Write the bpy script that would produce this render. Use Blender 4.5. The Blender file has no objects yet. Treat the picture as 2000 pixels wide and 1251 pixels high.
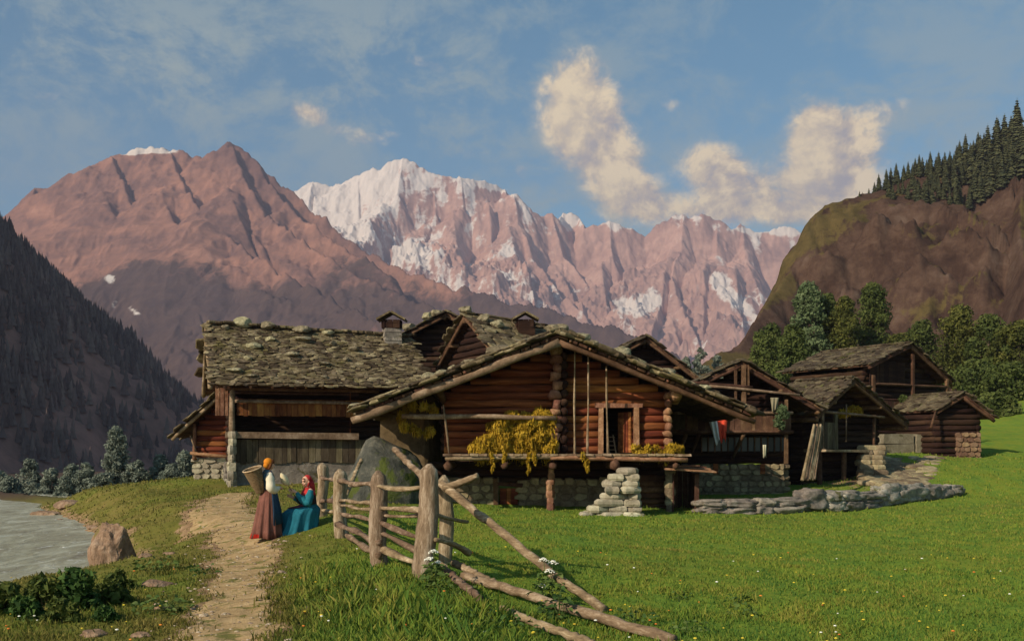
EXPOSURE = 0.06; SKY_STR = .118; CLOUD_STR = 1.35; HAZE = 1.15e-4
import bpy, math, random
import numpy as np
from mathutils import Vector, Matrix, noise as mnoise

SC = bpy.context.scene
COL = SC.collection
F = 2000.0; HY = 880.0; CZ = 1.9
def W(px, py, Y):
    """a point at distance Y straight ahead, from its bearing and height angle"""
    return np.array([(px-1000.0)*Y/F, Y, CZ+(HY-py)*Y/F])
def RNG(s): return np.random.RandomState(s)
def nrm(v):
    v = np.asarray(v, float); n = np.linalg.norm(v); return v/n if n > 1e-9 else v

# ------------------------------------------------------------------ noise
_perm = np.random.RandomState(7).permutation(256); _perm = np.concatenate([_perm, _perm, _perm])
_grad = np.array([[math.cos(a), math.sin(a)] for a in np.linspace(0, 2*math.pi, 17)[:-1]])
def perlin(x, y):
    xi = np.floor(x).astype(int); yi = np.floor(y).astype(int); xf = x-xi; yf = y-yi
    xi &= 255; yi &= 255
    u = xf*xf*xf*(xf*(xf*6-15)+10); v = yf*yf*yf*(yf*(yf*6-15)+10)
    def g(ix, iy, dx, dy):
        h = _perm[_perm[ix & 255]+(iy & 255)] & 15
        return _grad[h, 0]*dx+_grad[h, 1]*dy
    a = g(xi, yi, xf, yf); b = g(xi+1, yi, xf-1, yf); c = g(xi, yi+1, xf, yf-1); d = g(xi+1, yi+1, xf-1, yf-1)
    return 1.5*((a*(1-u)+b*u)*(1-v)+(c*(1-u)+d*u)*v)
def fbm(x, y, o=5, gain=.5):
    s = 0; a = 1.
    for i in range(o):
        s = s+a*perlin(x*2**i+13.7*i, y*2**i-7.1*i); a *= gain
    return s
def ridged(x, y, o=5, gain=.5):
    s = 0; a = 1.; w = 1.
    for i in range(o):
        n = 1-np.abs(perlin(x*2**i+3.3*i, y*2**i+9.1*i)); n = n*n*w; s = s+a*n; w = np.clip(n*1.6, 0, 1); a *= gain
    return s
def sstep(a, b, x):
    t = np.clip((x-a)/(b-a), 0, 1); return t*t*(3-2*t)

# ------------------------------------------------------------------ mesh builder
class MB:
    def __init__(s, seed=0): s.v = []; s.f = []; s.var = []; s.n = 0; s.r = RNG(seed)
    def add(s, vs, fs, var=None):
        vs = np.asarray(vs, float).reshape(-1, 3); s.v.append(vs)
        if var is None: var = s.r.rand()
        for f in fs: s.f.append([i+s.n for i in f]); s.var.append(var)
        s.n += len(vs); return s
    BF = [(0, 3, 2, 1), (4, 5, 6, 7), (0, 1, 5, 4), (1, 2, 6, 5), (2, 3, 7, 6), (3, 0, 4, 7)]
    def hexa(s, c8, var=None): return s.add(c8, s.BF, var)
    def box(s, c, size, rz=0, jit=0, var=None):
        h = np.asarray(size)/2.; c8 = np.array([[-1, -1, -1], [1, -1, -1], [1, 1, -1], [-1, 1, -1], [-1, -1, 1], [1, -1, 1], [1, 1, 1], [-1, 1, 1]])*h
        if jit: c8 = c8+s.r.uniform(-jit, jit, (8, 3))
        if rz: 
            ca, sa = math.cos(rz), math.sin(rz); c8 = c8@np.array([[ca, sa, 0], [-sa, ca, 0], [0, 0, 1]])
        return s.hexa(c8+np.asarray(c), var)
    def beam(s, p0, p1, w, h, up=(0, 0, 1), jit=0, var=None):
        p0 = np.asarray(p0, float); p1 = np.asarray(p1, float); d = nrm(p1-p0); sd = nrm(np.cross(d, up)); u = np.cross(sd, d)
        c = [p+a*sd*w/2+b*u*h/2 for p in (p0, p1) for a, b in ((-1, -1), (1, -1), (1, 1), (-1, 1))]
        c = np.array(c)
        if jit: c = c+s.r.uniform(-jit, jit, (8, 3))
        return s.add(c, [(0, 1, 2, 3), (7, 6, 5, 4), (0, 4, 5, 1), (1, 5, 6, 2), (2, 6, 7, 3), (3, 7, 4, 0)], var)
    def log(s, p0, p1, r0, r1=None, n=8, seg=None, wob=.06, bend=0, var=None, flat=0):
        p0 = np.asarray(p0, float); p1 = np.asarray(p1, float); r1 = r0 if r1 is None else r1
        L = np.linalg.norm(p1-p0); d = (p1-p0)/max(L, 1e-6); up = (0, 0, 1) if abs(d[2]) < .9 else (1, 0, 0)
        sd = nrm(np.cross(d, up)); u = np.cross(sd, d)
        seg = seg or max(2, int(L/.45)); seg = min(seg, 26)
        ph = s.r.uniform(0, 6.28, 4); lob = 1+wob*(s.r.rand(n)-.5)*1.6
        V = []; b1, b2 = s.r.uniform(-1, 1, 2)*bend
        for i in range(seg+1):
            t = i/seg; r = r0*(1-t)+r1*t; w = math.sin(math.pi*t)
            c = p0+(p1-p0)*t+sd*(b1*w+wob*r*math.sin(t*L*1.7+ph[0]))+u*(b2*w+wob*r*math.sin(t*L*2.1+ph[1]))
            rr = r*(1+wob*math.sin(t*L*3.1+ph[2]))*lob*(1+wob*.9*(s.r.rand(n)-.5))
            a = np.arange(n)*2*math.pi/n+ph[3]
            V.append(c+np.outer(rr*np.cos(a), sd)+np.outer(rr*np.sin(a)*(1-flat), u))
        Fs = []
        for i in range(seg):
            for j in range(n):
                k = (j+1) % n; Fs.append((i*n+j, i*n+k, (i+1)*n+k, (i+1)*n+j))
        V = np.concatenate(V); V = np.concatenate([V, [V[:n].mean(0)-d*r0*.15], [V[-n:].mean(0)+d*r1*.15]])
        m = len(V)
        for j in range(n):
            k = (j+1) % n; Fs.append((m-2, k, j)); Fs.append((m-1, seg*n+j, seg*n+k))
        return s.add(V, Fs, var)
    def tube(s, pts, rs, n=8, var=None, wob=0, cap=True):
        pts = np.asarray(pts, float); V = []; m = len(pts); pd = None
        rs = np.ones(m)*rs if np.isscalar(rs) else rs
        for i in range(m):
            d = nrm(pts[min(i+1, m-1)]-pts[max(i-1, 0)])
            if pd is None: sd = nrm(np.cross(d, (0, 0, 1) if abs(d[2]) < .9 else (1, 0, 0)))
            else: sd = nrm(sd-d*np.dot(sd, d))
            pd = d; u = np.cross(sd, d); a = np.arange(n)*2*math.pi/n
            rr = rs[i]*(1+wob*(s.r.rand(n)-.5)); V.append(pts[i]+np.outer(rr*np.cos(a), sd)+np.outer(rr*np.sin(a), u))
        Fs = [(i*n+j, i*n+(j+1) % n, (i+1)*n+(j+1) % n, (i+1)*n+j) for i in range(m-1) for j in range(n)]
        V = np.concatenate(V)
        if cap: Fs.append(tuple(range(n))[::-1]); Fs.append(tuple(range((m-1)*n, m*n)))
        return s.add(V, Fs, var)
    def chunk(s, c, ax, ay, az, jit=.12, n=7, var=None):
        """an irregular flat stone: a jittered polygon prism with a rounded rim; ax, ay in the plane, az its thickness (half vectors)"""
        c = np.asarray(c, float); ax, ay, az = (np.asarray(q, float) for q in (ax, ay, az))
        a = (np.arange(n)+s.r.uniform(-.3, .3, n))*2*math.pi/n+s.r.rand()*6.28
        sq = 1/np.maximum(np.abs(np.cos(a)), np.abs(np.sin(a))); r = (sq*.75+.25)*(1+s.r.uniform(-jit, jit, n))
        V = []
        for zz, k in ((-1, .9), (-.3, 1.02), (.45, 1.0), (1, .82)):
            q = s.r.uniform(-jit, jit, n)*.25
            V.append(c+np.outer(r*k*np.cos(a), ax)+np.outer(r*k*np.sin(a), ay)+np.outer(zz+q, az))
        Fs = [(i*n+j, i*n+(j+1) % n, (i+1)*n+(j+1) % n, (i+1)*n+j) for i in range(3) for j in range(n)]
        Fs.append(tuple(range(n))[::-1]); Fs.append(tuple(range(3*n, 4*n)))
        return s.add(np.concatenate(V), Fs, var)
    def blob(s, c, size, sub=2, jit=.25, fr=1.5, seed=0, var=None, flatbase=False, facet=0):
        V, Fs = ico(sub); V = V.copy(); sz = np.asarray(size, float)
        nn = np.array([mnoise.fractal(Vector(v*fr+seed*3.7), 1.0, 2.0, 4) for v in V])
        V = V*(1+jit*nn[:, None])
        if facet:
            r = RNG(seed+5)
            for k in range(facet):
                d = nrm(r.normal(size=3)); d[2] = abs(d[2]) if k % 3 else d[2]; q = V@d; lim = .62+.22*r.rand()
                V = V-np.outer(np.clip(q-lim, 0, None), d)*.92
        return s.add(V*sz+np.asarray(c), Fs, var)
    def build(s, name, mat, parent=None, smooth=False, mats=None):
        V = np.concatenate(s.v) if s.v else np.zeros((0, 3))
        o3 = ORG.get(parent.name, np.zeros(3)) if parent is not None else np.zeros(3)
        return mkobj(name, V-o3, s.f, mat, parent, smooth, s.var, org=o3)
_ic = {}
def ico(sub):
    if sub in _ic: return _ic[sub]
    t = (1+5**.5)/2
    V = [nrm(v) for v in ((-1, t, 0), (1, t, 0), (-1, -t, 0), (1, -t, 0), (0, -1, t), (0, 1, t), (0, -1, -t), (0, 1, -t), (t, 0, -1), (t, 0, 1), (-t, 0, -1), (-t, 0, 1))]
    Fs = [(0, 11, 5), (0, 5, 1), (0, 1, 7), (0, 7, 10), (0, 10, 11), (1, 5, 9), (5, 11, 4), (11, 10, 2), (10, 7, 6), (7, 1, 8), (3, 9, 4), (3, 4, 2), (3, 2, 6), (3, 6, 8), (3, 8, 9), (4, 9, 5), (2, 4, 11), (6, 2, 10), (8, 6, 7), (9, 8, 1)]
    for _ in range(sub):
        mid = {}; N = []
        def m(a, b):
            k = (min(a, b), max(a, b))
            if k not in mid: mid[k] = len(V); V.append(nrm(V[a]+V[b]))
            return mid[k]
        for a, b, c in Fs:
            x, y, z = m(a, b), m(b, c), m(c, a); N += [(a, x, z), (b, y, x), (c, z, y), (x, y, z)]
        Fs = N
    _ic[sub] = (np.array(V), Fs); return _ic[sub]

ORG = {}
def mkobj(name, V, Fs, mat, parent=None, smooth=False, var=None, org=None, attrs=None):
    me = bpy.data.meshes.new(name)
    V = np.ascontiguousarray(V, dtype=np.float32)
    if isinstance(Fs, np.ndarray):
        nf, k = Fs.shape; me.vertices.add(len(V)); me.vertices.foreach_set('co', V.ravel())
        me.loops.add(nf*k); me.loops.foreach_set('vertex_index', np.ascontiguousarray(Fs, dtype=np.int32).ravel())
        me.polygons.add(nf); me.polygons.foreach_set('loop_start', np.arange(0, nf*k, k, dtype=np.int32)); me.update(calc_edges=True)
    else: me.from_pydata(V.tolist(), [], Fs)
    if var is not None and len(var) == len(me.polygons):
        at = me.attributes.new('var', 'FLOAT', 'FACE'); at.data.foreach_set('value', np.asarray(var, dtype=np.float32))
    for k, (dom, a) in (attrs or {}).items():
        at = me.attributes.new(k, 'FLOAT', dom); at.data.foreach_set('value', np.asarray(a, dtype=np.float32).ravel())
    me.polygons.foreach_set('use_smooth', [smooth]*len(me.polygons))
    for m_ in (mat if isinstance(mat, (list, tuple)) else [mat]): me.materials.append(m_)
    o = bpy.data.objects.new(name, me); COL.objects.link(o)
    if parent is not None: o.parent = parent
    ORG[o.name] = np.zeros(3) if org is None else org
    return o
def tag(o, label=None, cat=None, group=None, kind=None):
    if label: o['label'] = label
    if cat: o['category'] = cat
    if group: o['group'] = group
    if kind: o['kind'] = kind
    return o
def thing(name, label, cat, loc=(0, 0, 0), group=None):
    o = bpy.data.objects.new(name, None); COL.objects.link(o); o.location = tuple(loc); o.empty_display_size = .3
    ORG[o.name] = np.asarray(loc, float); return tag(o, label, cat, group)
def solo(name, mb, mat, label, cat, loc, group=None, smooth=False):
    """a thing that is one mesh, its origin at its base"""
    V = np.concatenate(mb.v); o = mkobj(name, V-np.asarray(loc), mb.f, mat, None, smooth, mb.var, org=np.asarray(loc, float))
    o.location = tuple(loc); return tag(o, label, cat, group)
def copy_tree(o, parent=None):
    c = o.copy(); COL.objects.link(c); c.parent = parent
    for ch in list(o.children): copy_tree(ch, c)
    return c

# ------------------------------------------------------------------ materials
def L(r, g, b):
    f = lambda c: ((c/255.+.055)/1.055)**2.4 if c > 10 else c/255./12.92
    return (f(r), f(g), f(b), 1)
class NT:
    def __init__(s, mat): 
        mat.use_nodes = True; s.t = mat.node_tree; s.t.nodes.clear()
    def n(s, typ, **k):
        nd = s.t.nodes.new(typ)
        ins = k.pop('ins', {})
        for a, b in k.items(): setattr(nd, a, b)
        for a, b in ins.items():
            if isinstance(b, bpy.types.NodeSocket): s.t.links.new(b, nd.inputs[a])
            else: nd.inputs[a].default_value = b
        return nd
    def math(s, op, a, b=0.0, c=None, clamp=False):
        nd = s.t.nodes.new('ShaderNodeMath'); nd.operation = op; nd.use_clamp = clamp
        for i, q in enumerate((a, b) if c is None else (a, b, c)):
            if isinstance(q, bpy.types.NodeSocket): s.t.links.new(q, nd.inputs[i])
            else: nd.inputs[i].default_value = q
        return nd.outputs[0]
    def mix(s, f, a, b, blend='MIX'):
        nd = s.t.nodes.new('ShaderNodeMix'); nd.data_type = 'RGBA'; nd.blend_type = blend
        for i, q in ((0, f), (6, a), (7, b)):
            if isinstance(q, bpy.types.NodeSocket): s.t.links.new(q, nd.inputs[i])
            else: nd.inputs[i].default_value = q
        return nd.outputs[2]
    def ramp(s, f, stops):
        nd = s.t.nodes.new('ShaderNodeValToRGB'); e = nd.color_ramp.elements
        while len(e) > len(stops): e.remove(e[-1])
        while len(e) < len(stops): e.new(1)
        for i, (p, c) in enumerate(stops): e[i].position = p; e[i].color = c
        s.t.links.new(f, nd.inputs[0]); return nd.outputs[0]
    def coords(s, scale=(1, 1, 1), which='Object', rot=(0, 0, 0)):
        tc = s.t.nodes.new('ShaderNodeTexCoord'); mp = s.n('ShaderNodeMapping', ins={'Vector': tc.outputs[which], 'Scale': scale, 'Rotation': rot}); return mp.outputs[0]
    def noise(s, v, scale, detail=4, rough=.6, dist=0): return s.n('ShaderNodeTexNoise', ins={'Vector': v, 'Scale': scale, 'Detail': detail, 'Roughness': rough, 'Distortion': dist}).outputs[0]
    def attr(s, name): return s.n('ShaderNodeAttribute', attribute_name=name).outputs[2]
    def out(s, bsdf, vol=None):
        o = s.n('ShaderNodeOutputMaterial')
        if bsdf: s.t.links.new(bsdf, o.inputs[0])
        if vol: s.t.links.new(vol, o.inputs[1])
    def principled(s, col, rough=.9, bump=None, bstr=.4, bdist=.03, spec=.2, **k):
        ins = {'Base Color': col, 'Roughness': rough, 'Specular IOR Level': spec}; ins.update(k)
        if bump is not None: ins['Normal'] = s.n('ShaderNodeBump', ins={'Height': bump, 'Strength': bstr, 'Distance': bdist}).outputs[0]
        return s.n('ShaderNodeBsdfPrincipled', ins=ins).outputs[0]
def rough_mat(name, cols, scale=6, stretch=(1, 1, 1), rough=.9, bstr=.5, bdist=.03, varamt=.5, fine=None, spec=.15, patch=None, rot=(0, 0, 0)):
    """cols: ramp of 3 colours over a fractal noise; varamt: how far single pieces differ; patch: (colour, scale, threshold) for lichen, plaster, stain"""
    m = bpy.data.materials.new(name); t = NT(m); v = t.coords(stretch, rot=rot)
    n1 = t.noise(v, scale, 6, .65, .3); n2 = t.noise(v, scale*5, 5, .7)
    f = t.math('ADD', t.math('MULTIPLY', n1, .65), t.math('MULTIPLY', n2, .35))
    c = t.ramp(f, [(.3, cols[0]), (.5, cols[1]), (.7, cols[2])])
    if patch:
        n3 = t.noise(t.coords(), patch[1], 5, .7, .5); pm = t.n('ShaderNodeMapRange', ins={0: n3, 1: patch[2], 2: patch[2]+.06, 3: 0., 4: 1.}).outputs[0]
        c = t.mix(pm, c, patch[0])
    va = t.attr('var'); b = t.math('ADD', t.math('MULTIPLY', va, varamt), 1-varamt*.5)
    c = t.n('ShaderNodeHueSaturation', ins={'Color': c, 'Value': b, 'Hue': t.math('ADD', t.math('MULTIPLY', va, .03*min(1, varamt*2)), .5-.015*min(1, varamt*2))}).outputs[0]
    t.out(t.principled(c, rough, f, bstr, bdist, spec)); return m
# ------------------------------------------------------------------ camera, sun, sky
cam = bpy.data.cameras.new('camera'); cam.lens = 36; cam.sensor_width = 36; cam.shift_y = (HY-625.5)/2000.; cam.clip_start = .1; cam.clip_end = 40000
co = bpy.data.objects.new('camera', cam); COL.objects.link(co); co.location = (0, 0, CZ); co.rotation_euler = (math.pi/2, 0, 0); SC.camera = co
SUN_AZ = math.radians(-132)      # clockwise from +Y: from the left and behind the viewer
SUN_EL = math.radians(30)
to_sun = np.array([math.sin(SUN_AZ)*math.cos(SUN_EL), math.cos(SUN_AZ)*math.cos(SUN_EL), math.sin(SUN_EL)])
sl = bpy.data.lights.new('sun', 'SUN'); sl.energy = 4.6; sl.angle = math.radians(.55); sl.color = (1, .86, .68)
so = bpy.data.objects.new('sun', sl); COL.objects.link(so); so.location = tuple(to_sun*50); so.rotation_euler = Vector(to_sun).to_track_quat('Z', 'Y').to_euler()
SC.view_settings.view_transform = 'Standard'; SC.view_settings.look = 'None'; SC.view_settings.exposure = EXPOSURE; SC.view_settings.gamma = 1
SC.cycles.use_denoising = True; SC.cycles.max_bounces = 5; SC.cycles.diffuse_bounces = 3; SC.cycles.volume_bounces = 0; SC.cycles.transparent_max_bounces = 8
wd = bpy.data.worlds.new('World'); SC.world = wd; wd.use_nodes = True
def build_sky():
    t = NT(wd); tc = t.n('ShaderNodeTexCoord').outputs['Generated']
    sky = t.n('ShaderNodeTexSky', sky_type='NISHITA', sun_disc=False, sun_elevation=SUN_EL, sun_rotation=SUN_AZ, altitude=1200, air_density=1.0, dust_density=1.2, ozone_density=1.2)
    skyc = t.n('ShaderNodeHueSaturation', ins={'Color': sky.outputs[0], 'Saturation': 1.3, 'Hue': .474}).outputs[0]
    sk = t.n('ShaderNodeVectorMath', operation='SCALE', ins={0: skyc, 'Scale': SKY_STR*10}).outputs[0]
    sp = t.n('ShaderNodeSeparateXYZ', ins={0: tc})
    x, y, z = sp.outputs
    az = t.math('ARCTAN2', x, y); el = t.math('ARCSINE', z)
    def blob(px, py, rx, ry, s, rot=0, p=2):
        a0 = math.atan((px-1000)/F); e0 = math.atan((HY-py)/F*math.cos(a0)); k = math.cos(a0)**2
        dx = t.math('SUBTRACT', az, a0); dy = t.math('SUBTRACT', el, e0)
        ca, sa = math.cos(rot), math.sin(rot)
        u = t.math('ADD', t.math('MULTIPLY', dx, ca), t.math('MULTIPLY', dy, sa)); v = t.math('SUBTRACT', t.math('MULTIPLY', dy, ca), t.math('MULTIPLY', dx, sa))
        u = t.math('MULTIPLY', u, F/rx/max(k, .3)); v = t.math('MULTIPLY', v, F/ry)
        d = t.math('ADD', t.math('MULTIPLY', u, u), t.math('MULTIPLY', v, v))
        return t.math('MULTIPLY', t.math('POWER', 2.718, t.math('MULTIPLY', d, -1)), s)
    def total(bl):
        s = None
        for b in bl: q = blob(*b); s = q if s is None else t.math('ADD', s, q)
        return s
    # layers of noise over bearing and height, flattened with distance
    vec = t.n('ShaderNodeCombineXYZ', ins={0: az, 1: t.math('MULTIPLY', el, 1.15), 2: .37}).outputs[0]
    nbig = t.noise(vec, 9, 7, .62, .6); nfine = t.noise(vec, 34, 6, .65, .4)
    off = t.n('ShaderNodeVectorMath', operation='ADD', ins={0: vec, 1: (-.012, .014, 0)}).outputs[0]
    nbig2 = t.noise(off, 9, 7, .62, .6); nfine2 = t.noise(off, 34, 6, .65, .4)
    relief = t.math('ADD', t.math('MULTIPLY', t.math('SUBTRACT', nbig, nbig2), 1.6), t.math('MULTIPLY', t.math('SUBTRACT', nfine, nfine2), 1.4))
    cum = total([(1118, 165, 70, 60, 1.0), (1150, 245, 84, 64, 1.0), (1195, 330, 72, 62, .85, -.3), (1245, 388, 70, 36, .58), (1300, 420, 130, 30, .36), (1385, 318, 62, 44, .8, -.2), (1430, 372, 72, 40, .66), (1450, 418, 120, 28, .42),
                 (1590, 255, 62, 52, .95), (1650, 285, 75, 70, .85), (1610, 355, 95, 62, .9), (1580, 412, 80, 28, .36), (1300, 205, 42, 16, .36), (1018, 335, 26, 20, .35), (650, 245, 85, 26, .38, -.3), (600, 215, 50, 22, .30), (800, 118, 110, 18, .36, -.2), (740, 270, 55, 24, .42), (930, 300, 40, 22, .3), (1745, 215, 70, 24, .4), (60, 200, 90, 22, .3, .4)])
    noi = t.math('ADD', t.math('MULTIPLY', t.math('SUBTRACT', nbig, .5), 1.1), t.math('MULTIPLY', t.math('SUBTRACT', nfine, .5), 1.5))
    cm = t.math('ADD', cum, t.math('MULTIPLY', noi, t.math('MINIMUM', t.math('ADD', t.math('MULTIPLY', cum, 1.6), .1), 1.)))
    mask = t.n('ShaderNodeMapRange', interpolation_type='SMOOTHSTEP', ins={0: cm, 1: .20, 2: .82, 3: 0., 4: .97}).outputs[0]
    # thin veil
    v2 = t.n('ShaderNodeCombineXYZ', ins={0: t.math('MULTIPLY', az, 1.0), 1: t.math('MULTIPLY', el, 1.5), 2: 5.1}).outputs[0]
    wn = t.noise(v2, 8, 9, .72, .25)
    veil = t.math('MULTIPLY', t.n('ShaderNodeMapRange', interpolation_type='SMOOTHSTEP', ins={0: wn, 1: .42, 2: .62, 3: 0., 4: 1.}).outputs[0],
                  t.math('ADD', .42, total([(250, 130, 330, 110, .45), (880, 230, 260, 160, .28), (650, 90, 300, 100, .2), (1350, 420, 330, 75, .75), (1800, 260, 160, 120, .25)])))
    cloudc = t.ramp(t.math('ADD', t.math('MULTIPLY', relief, 1.5), .5), [(.05, L(146, 143, 148)), (.45, L(188, 172, 150)), (.85, L(230, 208, 168))])
    core = t.n('ShaderNodeMapRange', ins={0: total([(1105, 190, 70, 110, 1.0), (1575, 290, 60, 100, 1.), (1340, 330, 50, 60, .5), (1190, 400, 50, 70, .6)]), 1: 0., 2: 1., 3: 0., 4: .5}).outputs[0]
    cloudc = t.mix(core, cloudc, L(222, 202, 164))
    cl = t.n('ShaderNodeVectorMath', operation='SCALE', ins={0: cloudc, 'Scale': CLOUD_STR*10}).outputs[0]
    vc = t.n('ShaderNodeVectorMath', operation='SCALE', ins={0: L(140, 156, 154)[:3], 'Scale': CLOUD_STR*10}).outputs[0]
    c = t.mix(veil, sk, vc); c = t.mix(mask, c, cl)
    bg = t.n('ShaderNodeBackground', ins={'Color': c, 'Strength': .1})
    o = t.n('ShaderNodeOutputWorld'); t.t.links.new(bg.outputs[0], o.inputs[0])
    wd.cycles.sampling_method = 'MANUAL'; wd.cycles.sample_map_resolution = 512
build_sky()

# ------------------------------------------------------------------ ground
_ctl = np.array([(0, 3, .0), (-6, 5, -.1), (6, 5, 0), (-2.8, 10.2, 0), (-5.5, 11, -.05), (-1.2, 9.5, .2), (-.9, 12.6, .33), (-.15, 12.4, .1), (.45, 11.6, .05), (1.1, 10.9, -.02), (1.6, 10.3, -.08), (-.12, 11.2, .05), (-.38, 11.5, .10), (.6, 10.4, -.05), (-1.9, 14.4, .28), (-3.2, 19, .33), (-4.15, 21.6, .52), (-5.1, 20.4, 0), (-3.6, 14, 0), (-2.5, 12, .1),
    (-1.07, 16.5, .2), (2, 12, .0), (6, 12, .03), (9, 12, .05), (10, 20, .1), (3, 20, .04), (0, 25, .08), (0, 34, .03), (3.5, 31, -.1), (-2, 34, .1), (-4.5, 36, .4), (-11, 42, .43), (-6, 42, .5), (-9, 30, .12), (-6.3, 26, .12), (-8, 20, -.15), (-8, 15, -.2),
    (6.3, 33, -.08), (9.35, 34, -.14), (17.2, 40, .2), (22.5, 50, 1.5), (45.6, 95, 6.8), (32.5, 65, 3.1), (14.7, 42, .5), (13.2, 46, .6), (19.5, 50, 1.75), (0, 60, .8), (-10, 60, 0), (20, 70, 3), (-25, 60, -2), (10, 90, 2), (40, 50, 4.0), (40, 30, 2.2), (20, 28, .3), (30, 15, .6),
    (-20.5, 50, .12), (-14.1, 46, .75), (-16.3, 48, .5), (-22.6, 48, -.5), (-10.5, 30, .05), (-12, 34, .1), (-15, 40, .1), (-20, 64, -2.5), (-11, 25, -.3), (-15, 10, -.5), (-25, 30, -.6), (-30, 45, -1), (60, 80, 9), (25, 100, 4)], float)
def _tps_fit(c):
    n = len(c); d = np.hypot(c[:, None, 0]-c[None, :, 0], c[:, None, 1]-c[None, :, 1]); K = np.where(d > 0, d*d*np.log(d+1e-9), 0)+np.eye(n)*1.5
    P = np.c_[np.ones(n), c[:, :2]]; A = np.zeros((n+3, n+3)); A[:n, :n] = K; A[:n, n:] = P; A[n:, :n] = P.T
    return np.linalg.solve(A, np.r_[c[:, 2], 0, 0, 0])
_wt = _tps_fit(_ctl)
def tps(x, y):
    sh = np.shape(x); x = np.ravel(x).astype(float); y = np.ravel(y).astype(float); out = np.empty(len(x))
    for i in range(0, len(x), 40000):
        a, b = x[i:i+40000], y[i:i+40000]; d = np.hypot(a[:, None]-_ctl[None, :, 0], b[:, None]-_ctl[None, :, 1])
        out[i:i+40000] = np.where(d > 0, d*d*np.log(d+1e-9), 0)@_wt[:len(_ctl)]+_wt[-3]+_wt[-2]*a+_wt[-1]*b
    return out.reshape(sh)
WATER = -.9
_bank = np.array([(-14, 0), (-14, 8), (-12.3, 14), (-10.6, 19), (-9.7, 22), (-9.9, 25), (-12.0, 29), (-13.6, 32), (-15.6, 36), (-18.2, 41), (-22.2, 47), (-27, 54), (-40, 68), (-90, 110), (-200, 200)], float)
def bankd(x, y):
    """signed distance to the water's edge: + on land"""
    x = np.asarray(x, float); y = np.asarray(y, float); best = np.full(x.shape, 1e9); sg = np.ones(x.shape)
    for a, b in zip(_bank[:-1], _bank[1:]):
        e = b-a; t = np.clip(((x-a[0])*e[0]+(y-a[1])*e[1])/(e@e), 0, 1); dx = x-a[0]-t*e[0]; dy = y-a[1]-t*e[1]; d = np.hypot(dx, dy)
        side = np.sign(-(e[0]*(y-a[1])-e[1]*(x-a[0]))); m = d < best; best = np.where(m, d, best); sg = np.where(m, side, sg)
    return best*sg
def H(x, y):
    x = np.asarray(x, float); y = np.asarray(y, float)
    r = np.clip(y, 2, 98); h = tps(np.clip(x, -32, 58), r)
    k = sstep(75, 150, y)*(1-sstep(.25, .5, x/np.maximum(y, 1))); h = h*(1-k)+(-6+y*0)*k
    h = h+.05*fbm(x*.45, y*.45, 3)+.022*fbm(x*2.1+5, y*2.1, 3)
    d = bankd(x, y)+.35*fbm(x*.6, y*.6, 3)
    low = WATER-.5; sh = sstep(-1.2, 3.4, d)
    return np.where(d < 3.4, low*(1-sh)+np.maximum(h, WATER+.25)*sh, h)
def h1(x, y): return float(H(np.array([x]), np.array([y]))[0])
_path = np.array([(-1.9, 5), (-2.5, 8), (-2.95, 10.5), (-3.5, 13), (-4.25, 16.5), (-5.2, 20), (-6.1, 23.5), (-7.8, 28), (-9.3, 33), (-10.3, 38)], float)
_pw = np.array([.48, .48, .48, .36, .36, .56, .95, 1.0, .7, .7])
def pathd(x, y):
    x = np.asarray(x, float); y = np.asarray(y, float); best = np.full(x.shape, 9.)
    for i in range(len(_path)-1):
        a, b = _path[i], _path[i+1]; e = b-a; t = np.clip(((x-a[0])*e[0]+(y-a[1])*e[1])/(e@e), 0, 1)
        best = np.minimum(best, np.hypot(x-a[0]-t*e[0], y-a[1]-t*e[1])/(_pw[i]*(1-t)+_pw[i+1]*t))
    return best+.5*fbm(x*.8+3, y*.5, 4)+.28*fbm(x*3, y*3, 3)
def dryness(x, y):
    """how yellow and worn the turf is: the river bank and the path's sides"""
    d = sstep(-1.5, -4.5, x-.0*y)*.8+.35*fbm(x*.25, y*.25, 4)+.5*(1-sstep(1., 2.2, pathd(x, y)))+.35*(1-sstep(0, 5, bankd(x, y)))
    return np.clip(d, 0, 1)

def ground_mat(name='ground_turf'):
    m = bpy.data.materials.new(name); t = NT(m); v = t.coords()
    n1 = t.noise(v, .35, 6, .6, .4); n2 = t.noise(v, 3.2, 6, .7, .2); n3 = t.noise(v, 26, 4, .7)
    vs = t.coords((1, .25, 1)); n4 = t.noise(vs, 1.3, 5, .65, .3)
    g = t.ramp(t.math('ADD', t.math('MULTIPLY', n4, .6), t.math('MULTIPLY', n2, .4)), [(.32, (.08, .15, .026, 1)), (.46, (.135, .215, .028, 1)), (.56, (.19, .235, .028, 1)), (.7, (.25, .225, .034, 1))])
    dry = t.ramp(t.math('ADD', t.math('MULTIPLY', n1, .5), t.math('MULTIPLY', n2, .5)), [(.34, (.085, .095, .016, 1)), (.5, (.15, .135, .030, 1)), (.62, (.20, .15, .045, 1)), (.74, (.30, .19, .09, 1))])
    c = t.mix(t.attr('dry'), g, dry)
    soil = t.ramp(n2, [(.35, (.16, .095, .05, 1)), (.55, (.30, .19, .105, 1)), (.72, (.42, .28, .16, 1))])
    sm = t.n('ShaderNodeMapRange', ins={0: t.math('ADD', t.attr('soil'), t.math('MULTIPLY', t.math('SUBTRACT', n2, .5), 1.1)), 1: .42, 2: .62, 3: 0., 4: 1.}).outputs[0]
    c = t.mix(sm, c, soil)
    c = t.mix(t.math('MULTIPLY', n3, .22), c, (.04, .05, .01, 1))
    c = t.mix(t.attr('far'), c, (.075, .052, .036, 1))
    t.out(t.principled(c, 1, t.math('ADD', n2, t.math('MULTIPLY', n3, .4)), .7, .06, .05)); return m
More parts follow.
